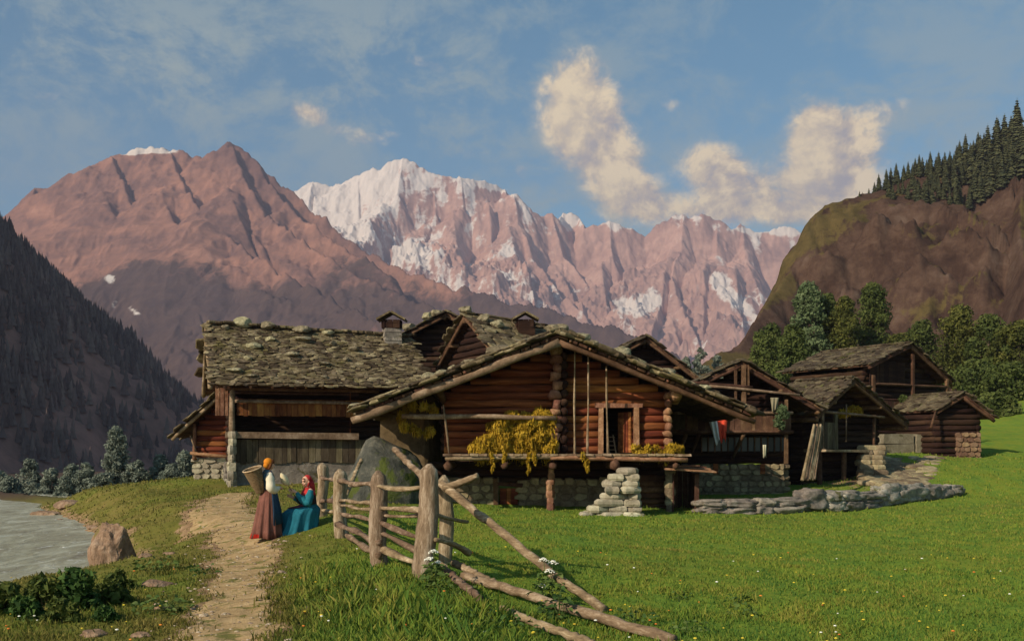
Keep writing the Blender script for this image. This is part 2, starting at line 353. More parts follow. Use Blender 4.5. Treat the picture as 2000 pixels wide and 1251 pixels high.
def build_ground():
    pxs = np.concatenate([np.linspace(-3000, -260, 26), np.linspace(-240, 2240, 500), np.linspace(2260, 5000, 26)])
    ds = np.concatenate([np.linspace(2, 5.8, 10), 6*np.exp(np.linspace(0, math.log(110/6.), 330)), 110*np.exp(np.linspace(.03, math.log(6500/110.), 50))])
    D, PX = np.meshgrid(ds, pxs, indexing='ij'); X = (PX-1000)/F*D; Y = D.copy(); Z = H(X, Y)
    nr, nc = X.shape; V = np.stack([X, Y, Z], -1).reshape(-1, 3); I = np.arange(nr*nc).reshape(nr, nc)
    Fs = np.stack([I[:-1, :-1], I[:-1, 1:], I[1:, 1:], I[1:, :-1]], -1).reshape(-1, 4)
    pd = pathd(X, Y); pc = pd.ravel()[Fs].mean(1); yc = Y.ravel()[Fs].mean(1); m = (pc < 1)&(yc < 39)
    bd = bankd(X, Y); soil = np.clip((1-sstep(.85, 1.9, pd))*.75+(1-sstep(.3, 2.0, bd))*.8+.42*np.clip(fbm(X*.5+9, Y*.5, 4), 0, 1)*sstep(-2, -6, X), 0, 1)
    soil = np.clip(soil+.9*np.exp(-((X-15.5-(Y-44)*.5)/2.6)**2-((Y-45)/4.)**2)+.6*np.exp(-((X-9)/3.5)**2-((Y-38)/2.2)**2), 0, 1)*(Y < 70); dry = dryness(X, Y)*(1-.6*sstep(60, 90, Y))
    att = lambda: {'dry': ('POINT', dry), 'soil': ('POINT', soil), 'far': ('POINT', sstep(52, 62, Y)*(1-sstep(-2, 4, X+(Y-55)*.05)))}
    gm = ground_mat()
    tag(mkobj('ground', V, Fs[~m], gm, smooth=True, attrs=att()), kind='structure')
    pf = Fs[m]; u, inv = np.unique(pf, return_inverse=True); pf = inv.reshape(pf.shape)
    pm = rough_mat('path_soil', [(.19, .115, .045, 1), (.38, .255, .12, 1), (.54, .39, .21, 1)], 3.4, rough=1, bstr=1, bdist=.05, varamt=0, patch=((.15, .135, .035, 1), 2.6, .54))
    tag(mkobj('path', V[u], pf, pm, smooth=True), kind='structure')
    # river
    m2 = bpy.data.materials.new('river_water'); t = NT(m2); v = t.coords((1.2, .4, 1), rot=(0, 0, .5)); n = t.noise(v, 2.6, 5, .6, .6); nb = t.noise(t.coords((1.2, .35, 1)), 1.1, 6, .75, .8)
    foam = t.n('ShaderNodeMapRange', ins={0: t.noise(t.coords((1, .5, 1)), 2.4, 8, .75, 1.5), 1: .56, 2: .64, 3: 0., 4: 1.}).outputs[0]
    c = t.ramp(nb, [(.3, (.16, .125, .06, 1)), (.5, (.30, .28, .17, 1)), (.7, (.5, .5, .38, 1))]); c = t.mix(foam, c, (.75, .76, .68, 1))
    t.out(t.principled(c, .38, t.math('ADD', n, foam), .7, .10, .4))
    tag(mkobj('river', [(-400, 0, WATER), (-2, 0, WATER), (-2, 66, WATER), (-400, 66, WATER)], [(0, 1, 2, 3)], m2), kind='structure')
build_ground()
# ------------------------------------------------------------------ mountains and hills as real relief
def ridge_height(X, Y, ridges, lx=1.):
    best = np.full(X.shape, -500.); dist = np.full(X.shape, 1e9)
    for rd in ridges:
        pts, k, pw = rd[:3]; asy = rd[3] if len(rd) > 3 else 0
        P = np.array([W(*p) for p in pts])
        for a, b in zip(P[:-1], P[1:]):
            e = (b-a)[:2]; t = np.clip(((X-a[0])*e[0]+(Y-a[1])*e[1])/(e@e), 0, 1)
            dx = X-a[0]-t*e[0]; d = np.hypot(np.where(dx < 0, lx, 1.)*dx, Y-a[1]-t*e[1]); z = a[2]+(b[2]-a[2])*t
            kk = k if not asy else k*(1+asy*np.clip(np.sign(e[1])*((X-a[0])*e[1]-(Y-a[1])*e[0])/np.linalg.norm(e)/60, -1, 1))
            h = z-kk*d**pw
            m = h > best; best = np.where(m, h, best); dist = np.where(m, d, dist)
    return best, dist
def relief(name, px, dep, ridges, fn, mat, attrf=None, floor=-30, lx=1.):
    pxs = np.linspace(*px); ds = np.linspace(*dep); D, PX = np.meshgrid(ds, pxs, indexing='ij'); X = (PX-1000)/F*D; Y = D
    Z, dist = ridge_height(X, Y, ridges, lx); Z = fn(X, Y, Z, dist); Z = np.maximum(Z, floor)
    nr, nc = X.shape; V = np.stack([X, Y, Z], -1).reshape(-1, 3); I = np.arange(nr*nc).reshape(nr, nc)
    Fs = np.stack([I[:-1, :-1], I[:-1, 1:], I[1:, 1:], I[1:, :-1]], -1).reshape(-1, 4)
    zz = Z.ravel()[Fs].max(1); Fs = Fs[zz > floor+1e-3]; u, inv = np.unique(Fs, return_inverse=True); Fs = inv.reshape(Fs.shape)
    at = {k: ('POINT', a.ravel()[u]) for k, a in attrf(X, Y, Z, PX, 880-(Z-CZ)*F/Y).items()} if attrf else None
    return tag(mkobj(name, V[u], Fs, mat, smooth=True, attrs=at), kind='structure')
def bump_at(PX, PY, spots):
    s = 0
    for x, y, rx, ry, a, rot in spots:
        ca, sa = math.cos(rot), math.sin(rot); dx = PX-x; dy = PY-y; s = s+a*np.exp(-((dx*ca+dy*sa)/rx)**2-((dy*ca-dx*sa)/ry)**2)
    return s
def rock_mat(name, cols, scale, snow=False, bd=20, stretch=(1, 1, 1), green=None):
    m = bpy.data.materials.new(name); t = NT(m); v = t.coords(stretch)
    n1 = t.noise(v, scale, 7, .62, .5); n2 = t.noise(v, scale*6, 8, .74, .5)
    f = t.math('ADD', t.math('MULTIPLY', n1, .6), t.math('MULTIPLY', n2, .4))
    c = t.ramp(f, [(.3, cols[0]), (.45, cols[1]), (.56, cols[2]), (.7, cols[3])])
    if green:
        g = t.ramp(n2, [(.3, green[0]), (.7, green[1])]); gm = t.n('ShaderNodeMapRange', ins={0: t.math('ADD', t.attr('green'), t.math('MULTIPLY', t.math('SUBTRACT', n2, .5), 1.2)), 1: .4, 2: .6, 3: 0., 4: 1.}).outputs[0]
        c = t.mix(gm, c, g)
    if snow:
        a = t.math('ADD', t.attr('snow'), t.math('MULTIPLY', t.math('SUBTRACT', n2, .5), 1.5))
        c = t.mix(t.n('ShaderNodeMapRange', ins={0: a, 1: .42, 2: .62, 3: 0., 4: .92}).outputs[0], c, (.74, .66, .59, 1))
    t.out(t.principled(c, 1, f, .6, bd, .02)); return m

# the near massif
def fnA(X, Y, Z, d):
    a = sstep(0, 350, d)
    g = ridged(X*.0022+Y*.0006, Y*.0010, 4, .42)-.9; f = fbm(X*.0028, Y*.0028, 5, .42)
    lo = sstep(750, 350, Z)
    Z = Z-900*sstep(1900, 1150, Y)
    gl = ridged(X*.011+.6*fbm(X*.003, Y*.003, 3), Y*.0035, 5, .6)-.95
    return Z+a*(30*g+26*f*(1-.5*lo)+6*gl)+(1-a)*14*fbm(X*.02, Y*.02, 4)
def atA(X, Y, Z, PX, PY):
    top = sstep(520, 330, PY)
    snow = bump_at(PX, PY, [(290, 288, 55, 12, 1.1, 0), (262, 296, 30, 6, .8, -.2), (320, 292, 30, 7, .7, .1)])+bump_at(PX, PY, [(215, 545, 14, 10, .75, .6), (225, 590, 10, 18, .5, .5), (265, 610, 22, 8, .5, .7)])
    green = np.clip(.15+.65*sstep(430, 640, PY)+.5*fbm(X*.003, Y*.003, 4)-.5*top, 0, 1)  # on this massif: hazy purple darkening painted onto the lower slopes, not vegetation
    return {'snow': snow, 'green': green, 'top': top}
A_rid = [([(-260, 520, 2700), (-60, 470, 2900), (30, 442, 2950), (50, 405, 3000), (68, 366, 3020), (105, 362, 3020), (150, 350, 3000), (190, 322, 3000), (215, 303, 3000), (250, 297, 3010), (290, 284, 3020), (330, 290, 3020), (365, 301, 3000), (405, 310, 3000), (430, 290, 3000), (450, 276, 3000), (472, 290, 3000), (500, 318, 2980), (530, 345, 2960), (565, 372, 2940), (600, 405, 2920), (650, 440, 2880), (700, 480, 2840), (760, 515, 2780), (800, 533, 2740), (900, 560, 2660), (1000, 585, 2580), (1100, 612, 2500), (1200, 640, 2440), (1320, 690, 2350)], 1.45, 1.0),
         ([(215, 303, 3000), (238, 352, 2880), (262, 420, 2720), (300, 500, 2520), (370, 600, 2250), (450, 690, 1950)], 1.15, 1., .38),
         ([(330, 293, 3010), (350, 345, 2880), (395, 420, 2690), (470, 480, 2480), (560, 540, 2280), (680, 600, 2050), (820, 670, 1800)], 1.15, 1., .38),
         ([(405, 310, 3000), (415, 350, 2900), (430, 400, 2790)], 1.3, 1., .4),
         ([(450, 276, 3000), (478, 350, 2860), (520, 420, 2720), (610, 485, 2530), (720, 550, 2350), (860, 605, 2150), (980, 645, 2000)], 1.15, 1., .38),
         ([(500, 318, 2980), (560, 400, 2830), (650, 470, 2680), (760, 535, 2520)], 1.2, 1., .4),
         ([(150, 350, 2980), (125, 420, 2800), (140, 500, 2560), (185, 590, 2280), (230, 700, 1950)], 1.1, 1., .3),
         ([(68, 366, 3020), (60, 430, 2850), (70, 500, 2650)], 1.3, 1., .1)]
mA = rock_mat('red_rock', [(.11, .065, .065, 1), (.22, .12, .095, 1), (.36, .18, .125, 1), (.52, .28, .20, 1)], .004, True, 12, green=[(.06, .042, .042, 1), (.125, .08, .064, 1)])  # last colour pair: violet haze and shade put into the lower-slope colour
relief('mountain', (-330, 1330, 640), (1150, 3450, 440), A_rid, fnA, mA, atA)

# the far snowy range
def fnB(X, Y, Z, d):
    a = sstep(0, 420, d); g = ridged(X*.0019, Y*.0015+3, 5, .5)-.95; f = fbm(X*.003, Y*.003, 6, .6)
    gl = ridged(X*.009+1.2*fbm(X*.002, Y*.002, 3), Y*.005, 5, .62)-.95
    return Z+a*(70*g+60*f+16*gl)+(1-a)*22*fbm(X*.012, Y*.012, 4)+a*12*(ridged(X*.02, Y*.012, 4)-.9)
def atB(X, Y, Z, PX, PY):
    gz, gx = np.gradient(Z); dx = np.gradient(X, axis=1); st = np.abs(gx/np.maximum(dx, 1e-3))
    s = .38+.22*sstep(480, 330, PY)-.16*sstep(.5, 1.4, st)+.42*fbm(X*.006, Y*.006, 5)
    s = s+bump_at(PX, PY, [(680, 372, 95, 40, .95, -.3), (650, 420, 60, 34, .7, .5), (720, 470, 60, 50, .35, .6), (840, 560, 70, 30, .35, .3), (790, 315, 30, 9, .6, 0), (760, 360, 30, 20, .3, 0), (930, 352, 45, 10, .6, .25), (975, 368, 25, 8, .7, .1), (1115, 432, 30, 16, .9, 0), (1190, 436, 60, 6, .5, .2), (830, 500, 40, 26, .5, .3), (780, 470, 50, 30, .25, 1),
        (905, 455, 16, 30, .3, .2), (1000, 545, 45, 30, .22, 0), (1255, 590, 42, 22, .9, -.1), (1225, 600, 40, 12, .6, .3), (1430, 580, 50, 14, .95, .6), (1395, 545, 20, 14, .5, .8), (1450, 448, 50, 7, .6, .1), (1530, 448, 50, 8, .8, 0), (1330, 424, 30, 4, .3, 0), (1490, 480, 10, 30, .4, -.5)])
    gl = ridged(X*.010+.8*fbm(X*.002, Y*.002, 3), Y*.0025, 5, .62)-.95
    s = s-.22*gl*sstep(700, 420, PY)
    s = s-bump_at(PX, PY, [(1380, 480, 90, 45, .45, 0), (1250, 500, 120, 60, .4, 0), (1140, 520, 100, 80, .35, .5), (870, 400, 60, 50, .25, 0), (1330, 640, 100, 60, .4, 0)])
    return {'snow': s}
B_rid = [([(480, 420, 5700), (575, 378, 5600), (592, 362, 5600), (610, 350, 5600), (628, 362, 5600), (645, 364, 5600), (700, 342, 5550), (745, 324, 5500), (770, 312, 5500), (786, 308, 5500), (805, 318, 5500), (826, 326, 5500), (845, 339, 5500), (870, 342, 5500), (890, 348, 5500), (900, 342, 5480), (920, 350, 5500), (950, 358, 5550), (982, 364, 5600), (992, 378, 5500), (1003, 374, 5450), (1020, 388, 5450), (1040, 412, 5450), (1062, 421, 5500), (1078, 420, 5500), (1090, 428, 5500), (1100, 420, 5700), (1115, 418, 5700), (1132, 428, 5700), (1142, 444, 5500), (1165, 440, 5500), (1190, 433, 5500), (1220, 442, 5500), (1258, 458, 5500), (1285, 440, 5500), (1310, 425, 5500), (1335, 418, 5500), (1370, 420, 5500), (1400, 430, 5500), (1432, 446, 5500), (1450, 440, 5550), (1480, 447, 5550), (1530, 446, 5550), (1560, 450, 5550), (1680, 440, 5600), (1850, 520, 5600)], 1.75, 1.),
         ([(786, 308, 5500), (775, 380, 5330), (765, 450, 5170), (800, 540, 4900)], 1.20, 1., .40), ([(700, 342, 5550), (700, 430, 5300), (760, 520, 4950)], 1.05, 1., .40),
         ([(848, 340, 5500), (850, 420, 5340), (860, 500, 5150)], 1.35, 1., .40), ([(900, 342, 5480), (905, 400, 5360), (895, 480, 5180), (900, 560, 4900)], 1.35, 1., .40), ([(955, 400, 5350), (960, 470, 5200), (990, 560, 4900)], 1.25, 1., .40),
         ([(1003, 374, 5450), (1012, 430, 5320), (1040, 500, 5130), (1100, 580, 4850), (1190, 660, 4500), (1300, 740, 4100)], 1.15, 1., .40),
         ([(1078, 420, 5500), (1100, 500, 5300), (1170, 580, 5000), (1220, 640, 4700)], 1.25, 1., .40), ([(1190, 433, 5500), (1195, 500, 5320), (1215, 570, 5080)], 1.25, 1., .40),
         ([(1335, 418, 5500), (1330, 480, 5330), (1310, 540, 5120), (1330, 600, 4850), (1370, 680, 4500)], 1.10, 1., .40), ([(1400, 430, 5500), (1400, 490, 5350)], 1.15, 1., .40),
         ([(1450, 440, 5550), (1455, 500, 5350), (1480, 560, 5100), (1500, 640, 4800)], 1.05, 1., .40), ([(610, 350, 5600), (600, 420, 5400)], 1.25, 1., .40)]
mB = rock_mat('alpenglow_rock', [(.20, .13, .12, 1), (.38, .22, .175, 1), (.52, .31, .24, 1), (.66, .44, .35, 1)], .0036, True, 9)  # pink of the alpenglow is put into the rock colour
relief('mountain_range', (430, 1760, 760), (3950, 5900, 460), B_rid, fnB, mB, atB)

# wooded slope across the river
LS = [([(-900, -200, 420), (-500, 40, 500), (-200, 270, 600), (0, 452, 700), (60, 500, 760), (130, 578, 850), (200, 668, 950), (260, 716, 1050), (330, 760, 1200), (400, 790, 1350), (470, 850, 1500)], .95, 1.)]
def fnL(X, Y, Z, d): return Z+sstep(0, 60, d)*(14*fbm(X*.008, Y*.008, 5)+5*ridged(X*.02, Y*.02, 3)-5)
mL = rock_mat('slope_soil', [(.11, .065, .055, 1), (.18, .10, .08, 1), (.27, .14, .11, 1), (.15, .12, .08, 1)], .02, False, 2)
relief('wooded_slope', (-900, 620, 240), (300, 1700, 160), LS, fnL, mL)
def hl(x, y):
    Z, d = ridge_height(x, y, LS); return fnL(x, y, Z, d)
def forest():
    r = RNG(11); n = 9000; px = r.uniform(-120, 470, n); y = 330*np.exp(r.rand(n)*math.log(1450/330.)); x = (px-1000)/F*y; z = hl(x, y); ok = (z > -6)
    x, y, z = x[ok], y[ok], z[ok]
    dens = fbm(x*.012, y*.012, 3); py = 880-(z-CZ)*F/y; bare = ((py > 700)&(dens < .10)&(r.rand(len(x)) < .85))|((py > 800)&(r.rand(len(x)) < .6)); x, y, z = x[~bare], y[~bare], z[~bare]
    # a double rank right along the crest
    V = []; Fs = []; var = []; n0 = 0; k = 6; a = np.arange(k)*2*math.pi/k
    for i in range(len(x)):
        h = r.uniform(6, 11)*(.75+.5*min(1, y[i]/1200)); w = h*r.uniform(.17, .27); lean = r.uniform(-.04, .04, 2)*h
        vs = []
        for j, (zb, zt, ww) in enumerate(((.08, .6, 1.), (.36, .82, .72), (.62, 1.04, .42))):
            rr = w*ww*(1+.35*(r.rand(k)-.5)); ring = np.c_[rr*np.cos(a+j), rr*np.sin(a+j), np.ones(k)*h*zb+h*.03*(r.rand(k)-.5)]
            b = n0+len(vs)*(k+1); vs.append(np.r_[ring, [[lean[0]*zt, lean[1]*zt, h*zt]]])
            for q in range(k): Fs.append((b+q, b+(q+1) % k, b+k))
        v_ = np.concatenate(vs)+[x[i], y[i], z[i]-.6]; V.append(v_); n0 += len(v_); var += [r.rand()]*(3*k)
    m = rough_mat('dark_needles', [(.05, .042, .042, 1), (.11, .08, .072, 1), (.20, .12, .105, 1)], .02, bstr=0, varamt=.7, rough=1, spec=.02)
    o = mkobj('forest', np.concatenate(V), np.array(Fs), m, var=var); tag(o, 'dense dark conifer forest on the shaded slope across the river', 'forest', kind='stuff')
forest()

# hillside behind the village, on the right
RS = [([(3300, -300, 430), (2600, -40, 400), (2300, 90, 370), (2150, 200, 350), (2000, 282, 335), (1940, 308, 333), (1880, 330, 331), (1800, 345, 330), (1740, 362, 330), (1690, 374, 330), (1650, 385, 328), (1618, 396, 326), (1590, 415, 322), (1572, 440, 318)], .78, 1.),
      ([(1572, 440, 318), (1560, 490, 312), (1545, 530, 306), (1520, 560, 298), (1495, 592, 288), (1470, 630, 278), (1450, 665, 268)], .9, 1.), ([(1450, 665, 268), (1400, 694, 258), (1340, 716, 250), (1260, 745, 240)], .6, 1.),
      ([(2000, 282, 335), (1990, 440, 290), (2010, 600, 240), (2060, 720, 190)], .8, 1.)]
def fnR(X, Y, Z, d):
    Zs = 17+6*fbm(X*.012, Y*.012, 3); q = (Z+5*fbm(X*.03, Y*.03, 4))/Zs; fl = np.floor(q); fr = q-fl; t = (fl-.12+sstep(.35, .8, fr))*Zs
    a = sstep(0, 30, d)*(.35+.65*sstep(1480, 1600, X/Y*F+1000)); Z2 = Z*(1-.72*a)+t*.72*a+a*(8*fbm(X*.017+.004*Y, Y*.017, 4)+2.6*fbm(X*.08, Y*.08, 5)+4.2*(ridged(X*.045+.3*fbm(X*.02, Y*.02, 2), Y*.05, 5, .65)-.9))
    return Z2+(1-a)*1.0*fbm(X*.08, Y*.08, 3)
def atR(X, Y, Z, PX, PY):
    gy = np.gradient(Z, axis=0)/np.maximum(np.gradient(Y, axis=0), 1e-3); gx = np.gradient(Z, axis=1)/np.maximum(np.gradient(X, axis=1), 1e-3); s = np.hypot(gx, gy)
    g = sstep(1.3, .5, s)*.7+.02+.3*fbm(X*.02, Y*.02, 4)+.85*fbm((X+Z)*.012, (Z-.5*X)*.055+.02*Y, 5)+bump_at(PX, PY, [(1640, 400, 60, 25, .35, -.4), (1620, 480, 60, 14, .3, -.3), (1780, 370, 60, 10, .4, -.2), (1850, 560, 110, 30, .35, -.6)])
    return {'green': np.clip(g, 0, 1)}
mR = rock_mat('brown_cliff', [(.022, .013, .010, 1), (.048, .028, .020, 1), (.085, .052, .036, 1), (.14, .10, .075, 1)], .06, False, 1.6, green=[(.055, .043, .016, 1), (.115, .082, .032, 1)])
relief('hillside', (1000, 3400, 500), (120, 460, 220), RS, fnR, mR, atR, floor=-8, lx=3.)
def hr(x, y):
    x = np.array([x]); y = np.array([y]); Z, d = ridge_height(x, y, RS, 3.); return float(max(fnR(x, y, Z, d)[0], h1(x[0], min(y[0], 14000))))
# ------------------------------------------------------------------ trees
def leaf_mat(name, cols, varamt=.8, sc=.5, trans=.25):
    m = bpy.data.materials.new(name); t = NT(m); n = t.noise(t.coords(), sc, 5, .65)
    f = t.math('ADD', t.math('MULTIPLY', n, .55), t.math('MULTIPLY', t.attr('var'), .45*varamt)); c = t.ramp(f, [(.25, cols[0]), (.5, cols[1]), (.78, cols[2])])
    b = t.principled(c, .8, spec=.15); tr = t.n('ShaderNodeBsdfTranslucent', ins={'Color': c}).outputs[0]
    t.out(t.n('ShaderNodeMixShader', ins={0: trans, 1: b, 2: tr}).outputs[0]); return m
BARK = rough_mat('bark', [(.05, .035, .025, 1), (.11, .085, .06, 1), (.2, .16, .12, 1)], 3, (1, 1, .2), bstr=.8, bdist=.05, varamt=.2)
M_LG = leaf_mat('leaves_green', [(.034, .05, .014, 1), (.085, .108, .026, 1), (.17, .185, .055, 1)], sc=.45)
M_LO = leaf_mat('leaves_olive', [(.03, .038, .01, 1), (.09, .098, .02, 1), (.18, .16, .04, 1)], sc=.45)
M_LP = leaf_mat('leaves_pale', [(.045, .075, .03, 1), (.12, .16, .07, 1), (.2, .24, .12, 1)], sc=.45)
M_LB = leaf_mat('leaves_grey', [(.085, .105, .08, 1), (.18, .205, .155, 1), (.30, .31, .23, 1)], sc=.5)
M_PN = leaf_mat('needles', [(.03, .036, .018, 1), (.065, .07, .03, 1), (.12, .115, .05, 1)], sc=.5, trans=.05)
def leaf_cloud(r, centers, rad, per, size, flat=.8, sag=0):
    """many leaf-sized faces on the outside of clumps; returns verts, faces, var"""
    nc = len(centers); n = nc*per; c = np.repeat(centers, per, 0); R = np.repeat(rad, per)
    d = r.normal(size=(n, 3)); d /= np.linalg.norm(d, axis=1)[:, None]; rr = R*(r.rand(n)**.38)
    p = c+d*rr[:, None]*np.array([1, 1, flat]); p[:, 2] -= sag*rr
    nn = d+.75*r.normal(size=(n, 3)); nn /= np.linalg.norm(nn, axis=1)[:, None]
    a = np.cross(nn, r.normal(size=(n, 3))); a /= np.linalg.norm(a, axis=1)[:, None]; b = np.cross(nn, a); s = size*r.uniform(.6, 1.4, n)
    a *= s[:, None]; b *= (s*.62)[:, None]
    V = np.stack([p-a, p+b*.9-a*.1, p+a, p-b*.9+a*.1], 1).reshape(-1, 3); Fs = np.arange(n*4).reshape(-1, 4)
    var = np.clip(np.repeat(r.rand(nc), per)*.55+.45*r.rand(n), 0, 1)
    return V, Fs, var
def tree(label, px, top, hw, Y, zb, seed, mat, n=1, cat='tree', group=None, shape='round', name='broadleaf_tree', leaf=.16, dens=1., bottom=.22):
    r = RNG(seed); x = (px-1000)/F*Y; zt = CZ+(HY-top)*Y/F; w = hw*Y/F; h = zt-zb; root = thing(name, label, cat, (x, Y, zb), group)
    nc = int(34*dens*max(1, h/(2.2*w))); tt = r.rand(nc)**.85; ang = r.rand(nc)*6.283
    if shape == 'round': prof = np.sqrt(np.clip(1-((tt-.45)/.58)**2, .05, 1))
    elif shape == 'tall': prof = np.clip((1-np.clip((tt-.35)/.68, -.6, 1)**2)**.5, .15, 1)*(1+.12*r.normal(size=nc))
    else: prof = np.sqrt(np.clip(1-tt**1.6, .03, 1))
    rad = w*(.24+.16*r.rand(nc)); rr = (w*prof-rad*.75).clip(0)*r.rand(nc)**.4
    lob = 1+.25*np.sin(ang*3+seed)+.15*np.sin(ang*5+2*seed)
    cz = zb+h*(bottom+(.97-bottom)*tt)-rad*.4; cen = np.c_[x+rr*np.cos(ang)*lob, Y+rr*np.sin(ang)*lob, cz]
    per = int(70*dens); V, Fs, var = leaf_cloud(r, cen, rad, per, leaf)
    up = (V[:, 2] > zt); V[up, 2] = zt-(V[up, 2]-zt)*.3
    b = MB(seed); tr = max(.06, w*.07); b.tube([(x, Y, zb-.5), (x+.03*w, Y, zb+h*.3), (x-.04*w, Y, zb+h*.6), (x, Y, zb+h*.88)], [tr*1.5, tr, tr*.6, tr*.15], 7, wob=.2)
    for i in range(6):
        k = r.randint(nc); c = cen[k]; z0 = zb+h*r.uniform(.22, .55); b.tube([(x, Y, z0), ((x+c[0])/2, (Y+c[1])/2, (z0+c[2])/2+.05*h), c], [tr*.55, tr*.35, tr*.08], 5)
    b.build('trunk', BARK, root, True)
    mkobj('crown', V-ORG[root.name], Fs, mat, root, False, var)
    return root
def conifer(label, x, y, zb, h, seed, group, shared=None):
    root = thing('conifer_tree', label, 'tree', (x, y, zb), group)
    if shared is not None:
        for ch in shared.children:
            c = ch.copy(); COL.objects.link(c); c.parent = root; s = h/shared['hh']; c.scale = (s, s, s)
        root.rotation_euler.z = seed*1.7; return root
    r = RNG(seed); V = []; Fs = []; var = []; n0 = 0; nt = 22
    for j in range(nt):
        t = j/(nt-1.); z = h*(.10+.88*t); R = h*.21*(1-t)**.7*(1+.3*(r.rand()-.5))+.05*h*.1; k = int(9+9*(1-t)); a = np.arange(k)*6.283/k+r.rand()*6
        for q in range(k):
            rr = R*r.uniform(.55, 1.15); w = rr*.34+.02*h*.2; d = np.array([math.cos(a[q]), math.sin(a[q]), 0]); s = np.array([-d[1], d[0], 0]); drp = rr*r.uniform(.25, .6)
            vs = np.array([[0, 0, z+.01*h], d*rr*.55+s*w+[0, 0, z-drp*.45], d*rr+[0, 0, z-drp], d*rr*.55-s*w+[0, 0, z-drp*.5], d*rr*.5+[0, 0, z-drp*.05+.01*h]])
            V.append(vs+[x, y, zb]); Fs += [(n0, n0+1, n0+4), (n0+1, n0+2, n0+4), (n0+2, n0+3, n0+4), (n0+3, n0, n0+4)]; var += [r.rand()]*4; n0 += 5
    V.append(np.array([[x+.012*h, y, zb+.9*h], [x-.012*h, y, zb+.9*h], [x, y, zb+h]])); Fs.append((n0, n0+1, n0+2)); var.append(.4)
    mb = MB(seed); mb.tube([(x, y, zb-.6), (x, y, zb+h*.5), (x, y, zb+h*.95)], [.018*h, .012*h, .003*h], 6); mb.build('trunk', BARK, root, True)
    mkobj('crown', np.concatenate(V)-ORG[root.name], np.array(Fs), M_PN, root, False, var); root['hh'] = h
    return root
def ridge_conifers():
    r = RNG(4); protos = []; i = 0
    crest = [(1672, 380, 12), (1700, 374, 26), (1730, 364, 44), (1765, 356, 42), (1800, 348, 52), (1835, 338, 50), (1870, 333, 60), (1900, 322, 75), (1935, 310, 88), (1965, 298, 92), (2000, 284, 100), (2040, 262, 100)]
    for px in list(np.arange(1675, 1995, 7.5))+list(np.arange(1735, 1998, 9))+list(np.arange(1790, 2000, 11)):
        row = 0 if i < 43 else (1 if i < 43+30 else 2)
        p = px+r.uniform(-4, 4); base = np.interp(p, [c[0] for c in crest], [c[1] for c in crest]); hh = np.interp(p, [c[0] for c in crest], [c[2] for c in crest])*r.uniform(.6, 1.12)
        Y = 333-row*7-r.uniform(0, 5); x = (p-1000)/F*Y; z = hr(x, Y)-.3; h = max(1.8, hh*Y/F)
        lab = 'tall dark conifer in the wood along the right-hand ridge' if h > 9 else ('middling dark conifer on the rising part of the ridge' if h > 5.5 else 'small conifer where the ridge wood thins out toward the cliff')
        if len(protos) < 3 and h > 6: o = conifer(lab, x, Y, z, h, i, 'conifers along the ridge'); protos.append(o)
        elif protos: o = conifer(lab, x, Y, z, h, i, 'conifers along the ridge', protos[i % len(protos)])
        else: o = conifer(lab, x, Y, z, h, i, 'conifers along the ridge')
        i += 1
ridge_conifers()
GT = 'trees behind the village'
for a in [
    ('lone rounded green tree rising just behind the gabled roof with the balcony', 1502, 622, 42, 106, 5, 21, M_LG, 'round'),
    ('low dark green tree filling the gap under the tall poplars', 1548, 630, 36, 101, 5, 22, M_LG, 'round'),
    ('tallest pale-topped poplar at the left of the poplar clump', 1578, 541, 32, 111, 6, 23, M_LP, 'tall'),
    ('slender grey-green poplar beside the tallest pale one', 1615, 566, 26, 113, 6, 24, M_LG, 'tall'),
    ('dark narrow poplar in the middle of the poplar clump', 1652, 572, 27, 110, 6, 25, M_LO, 'tall'),
    ('broad dark green poplar at the right end of the poplar clump', 1703, 545, 34, 115, 6, 26, M_LG, 'tall'),
    ('low bushy tree just behind the long slab roof', 1755, 648, 40, 108, 6, 27, M_LO, 'round'),
    ('rounded dark tree behind the peak of the long barn', 1800, 622, 44, 116, 7, 28, M_LG, 'round'),
    ('tall yellowish green tree right of the long barn', 1873, 590, 40, 111, 7, 29, M_LO, 'tall'),
    ('full green tree between the yellowish tree and the picture edge', 1932, 612, 42, 107, 7, 30, M_LG, 'round'),
    ('brownish green tree touching the right edge of the view', 1992, 622, 42, 104, 7, 31, M_LO, 'round'),
    ('low spreading tree above the little dark shed', 1908, 700, 46, 92, 6, 32, M_LG, 'round'),
    ('dark spreading tree on the meadow slope at far right', 1968, 705, 44, 88, 5.5, 33, M_LG, 'round'),
    ('low leafy tree sweeping down the slope beside the shed', 1940, 765, 40, 76, 3.8, 34, M_LG, 'dome')]:
    lab, px, top, hw, Y, zb, sd, mt, shp = a
    zb = h1((px-1000)/F*Y, Y); tree(lab, px, top, hw*(1.5 if shp == 'tall' else 1.2), Y, zb, sd, mt, group=GT, shape=shp, leaf=.17, bottom=.08, dens=1.7)
for a in [('small round tree far off at the foot of the cliff', 1368, 676, 22, 225, 41), ('hazy low bush far off beside the small round tree', 1402, 690, 20, 228, 42), ('tiny hazy bush at the edge of the far slope', 1340, 694, 14, 224, 43)]:
    x = (a[1]-1000)/F*a[4]; tree(a[0], a[1], a[2], a[3], a[4], hr(x, a[4])-1, a[5], M_LB, group='bushes at the foot of the cliff', leaf=.4, dens=.5)
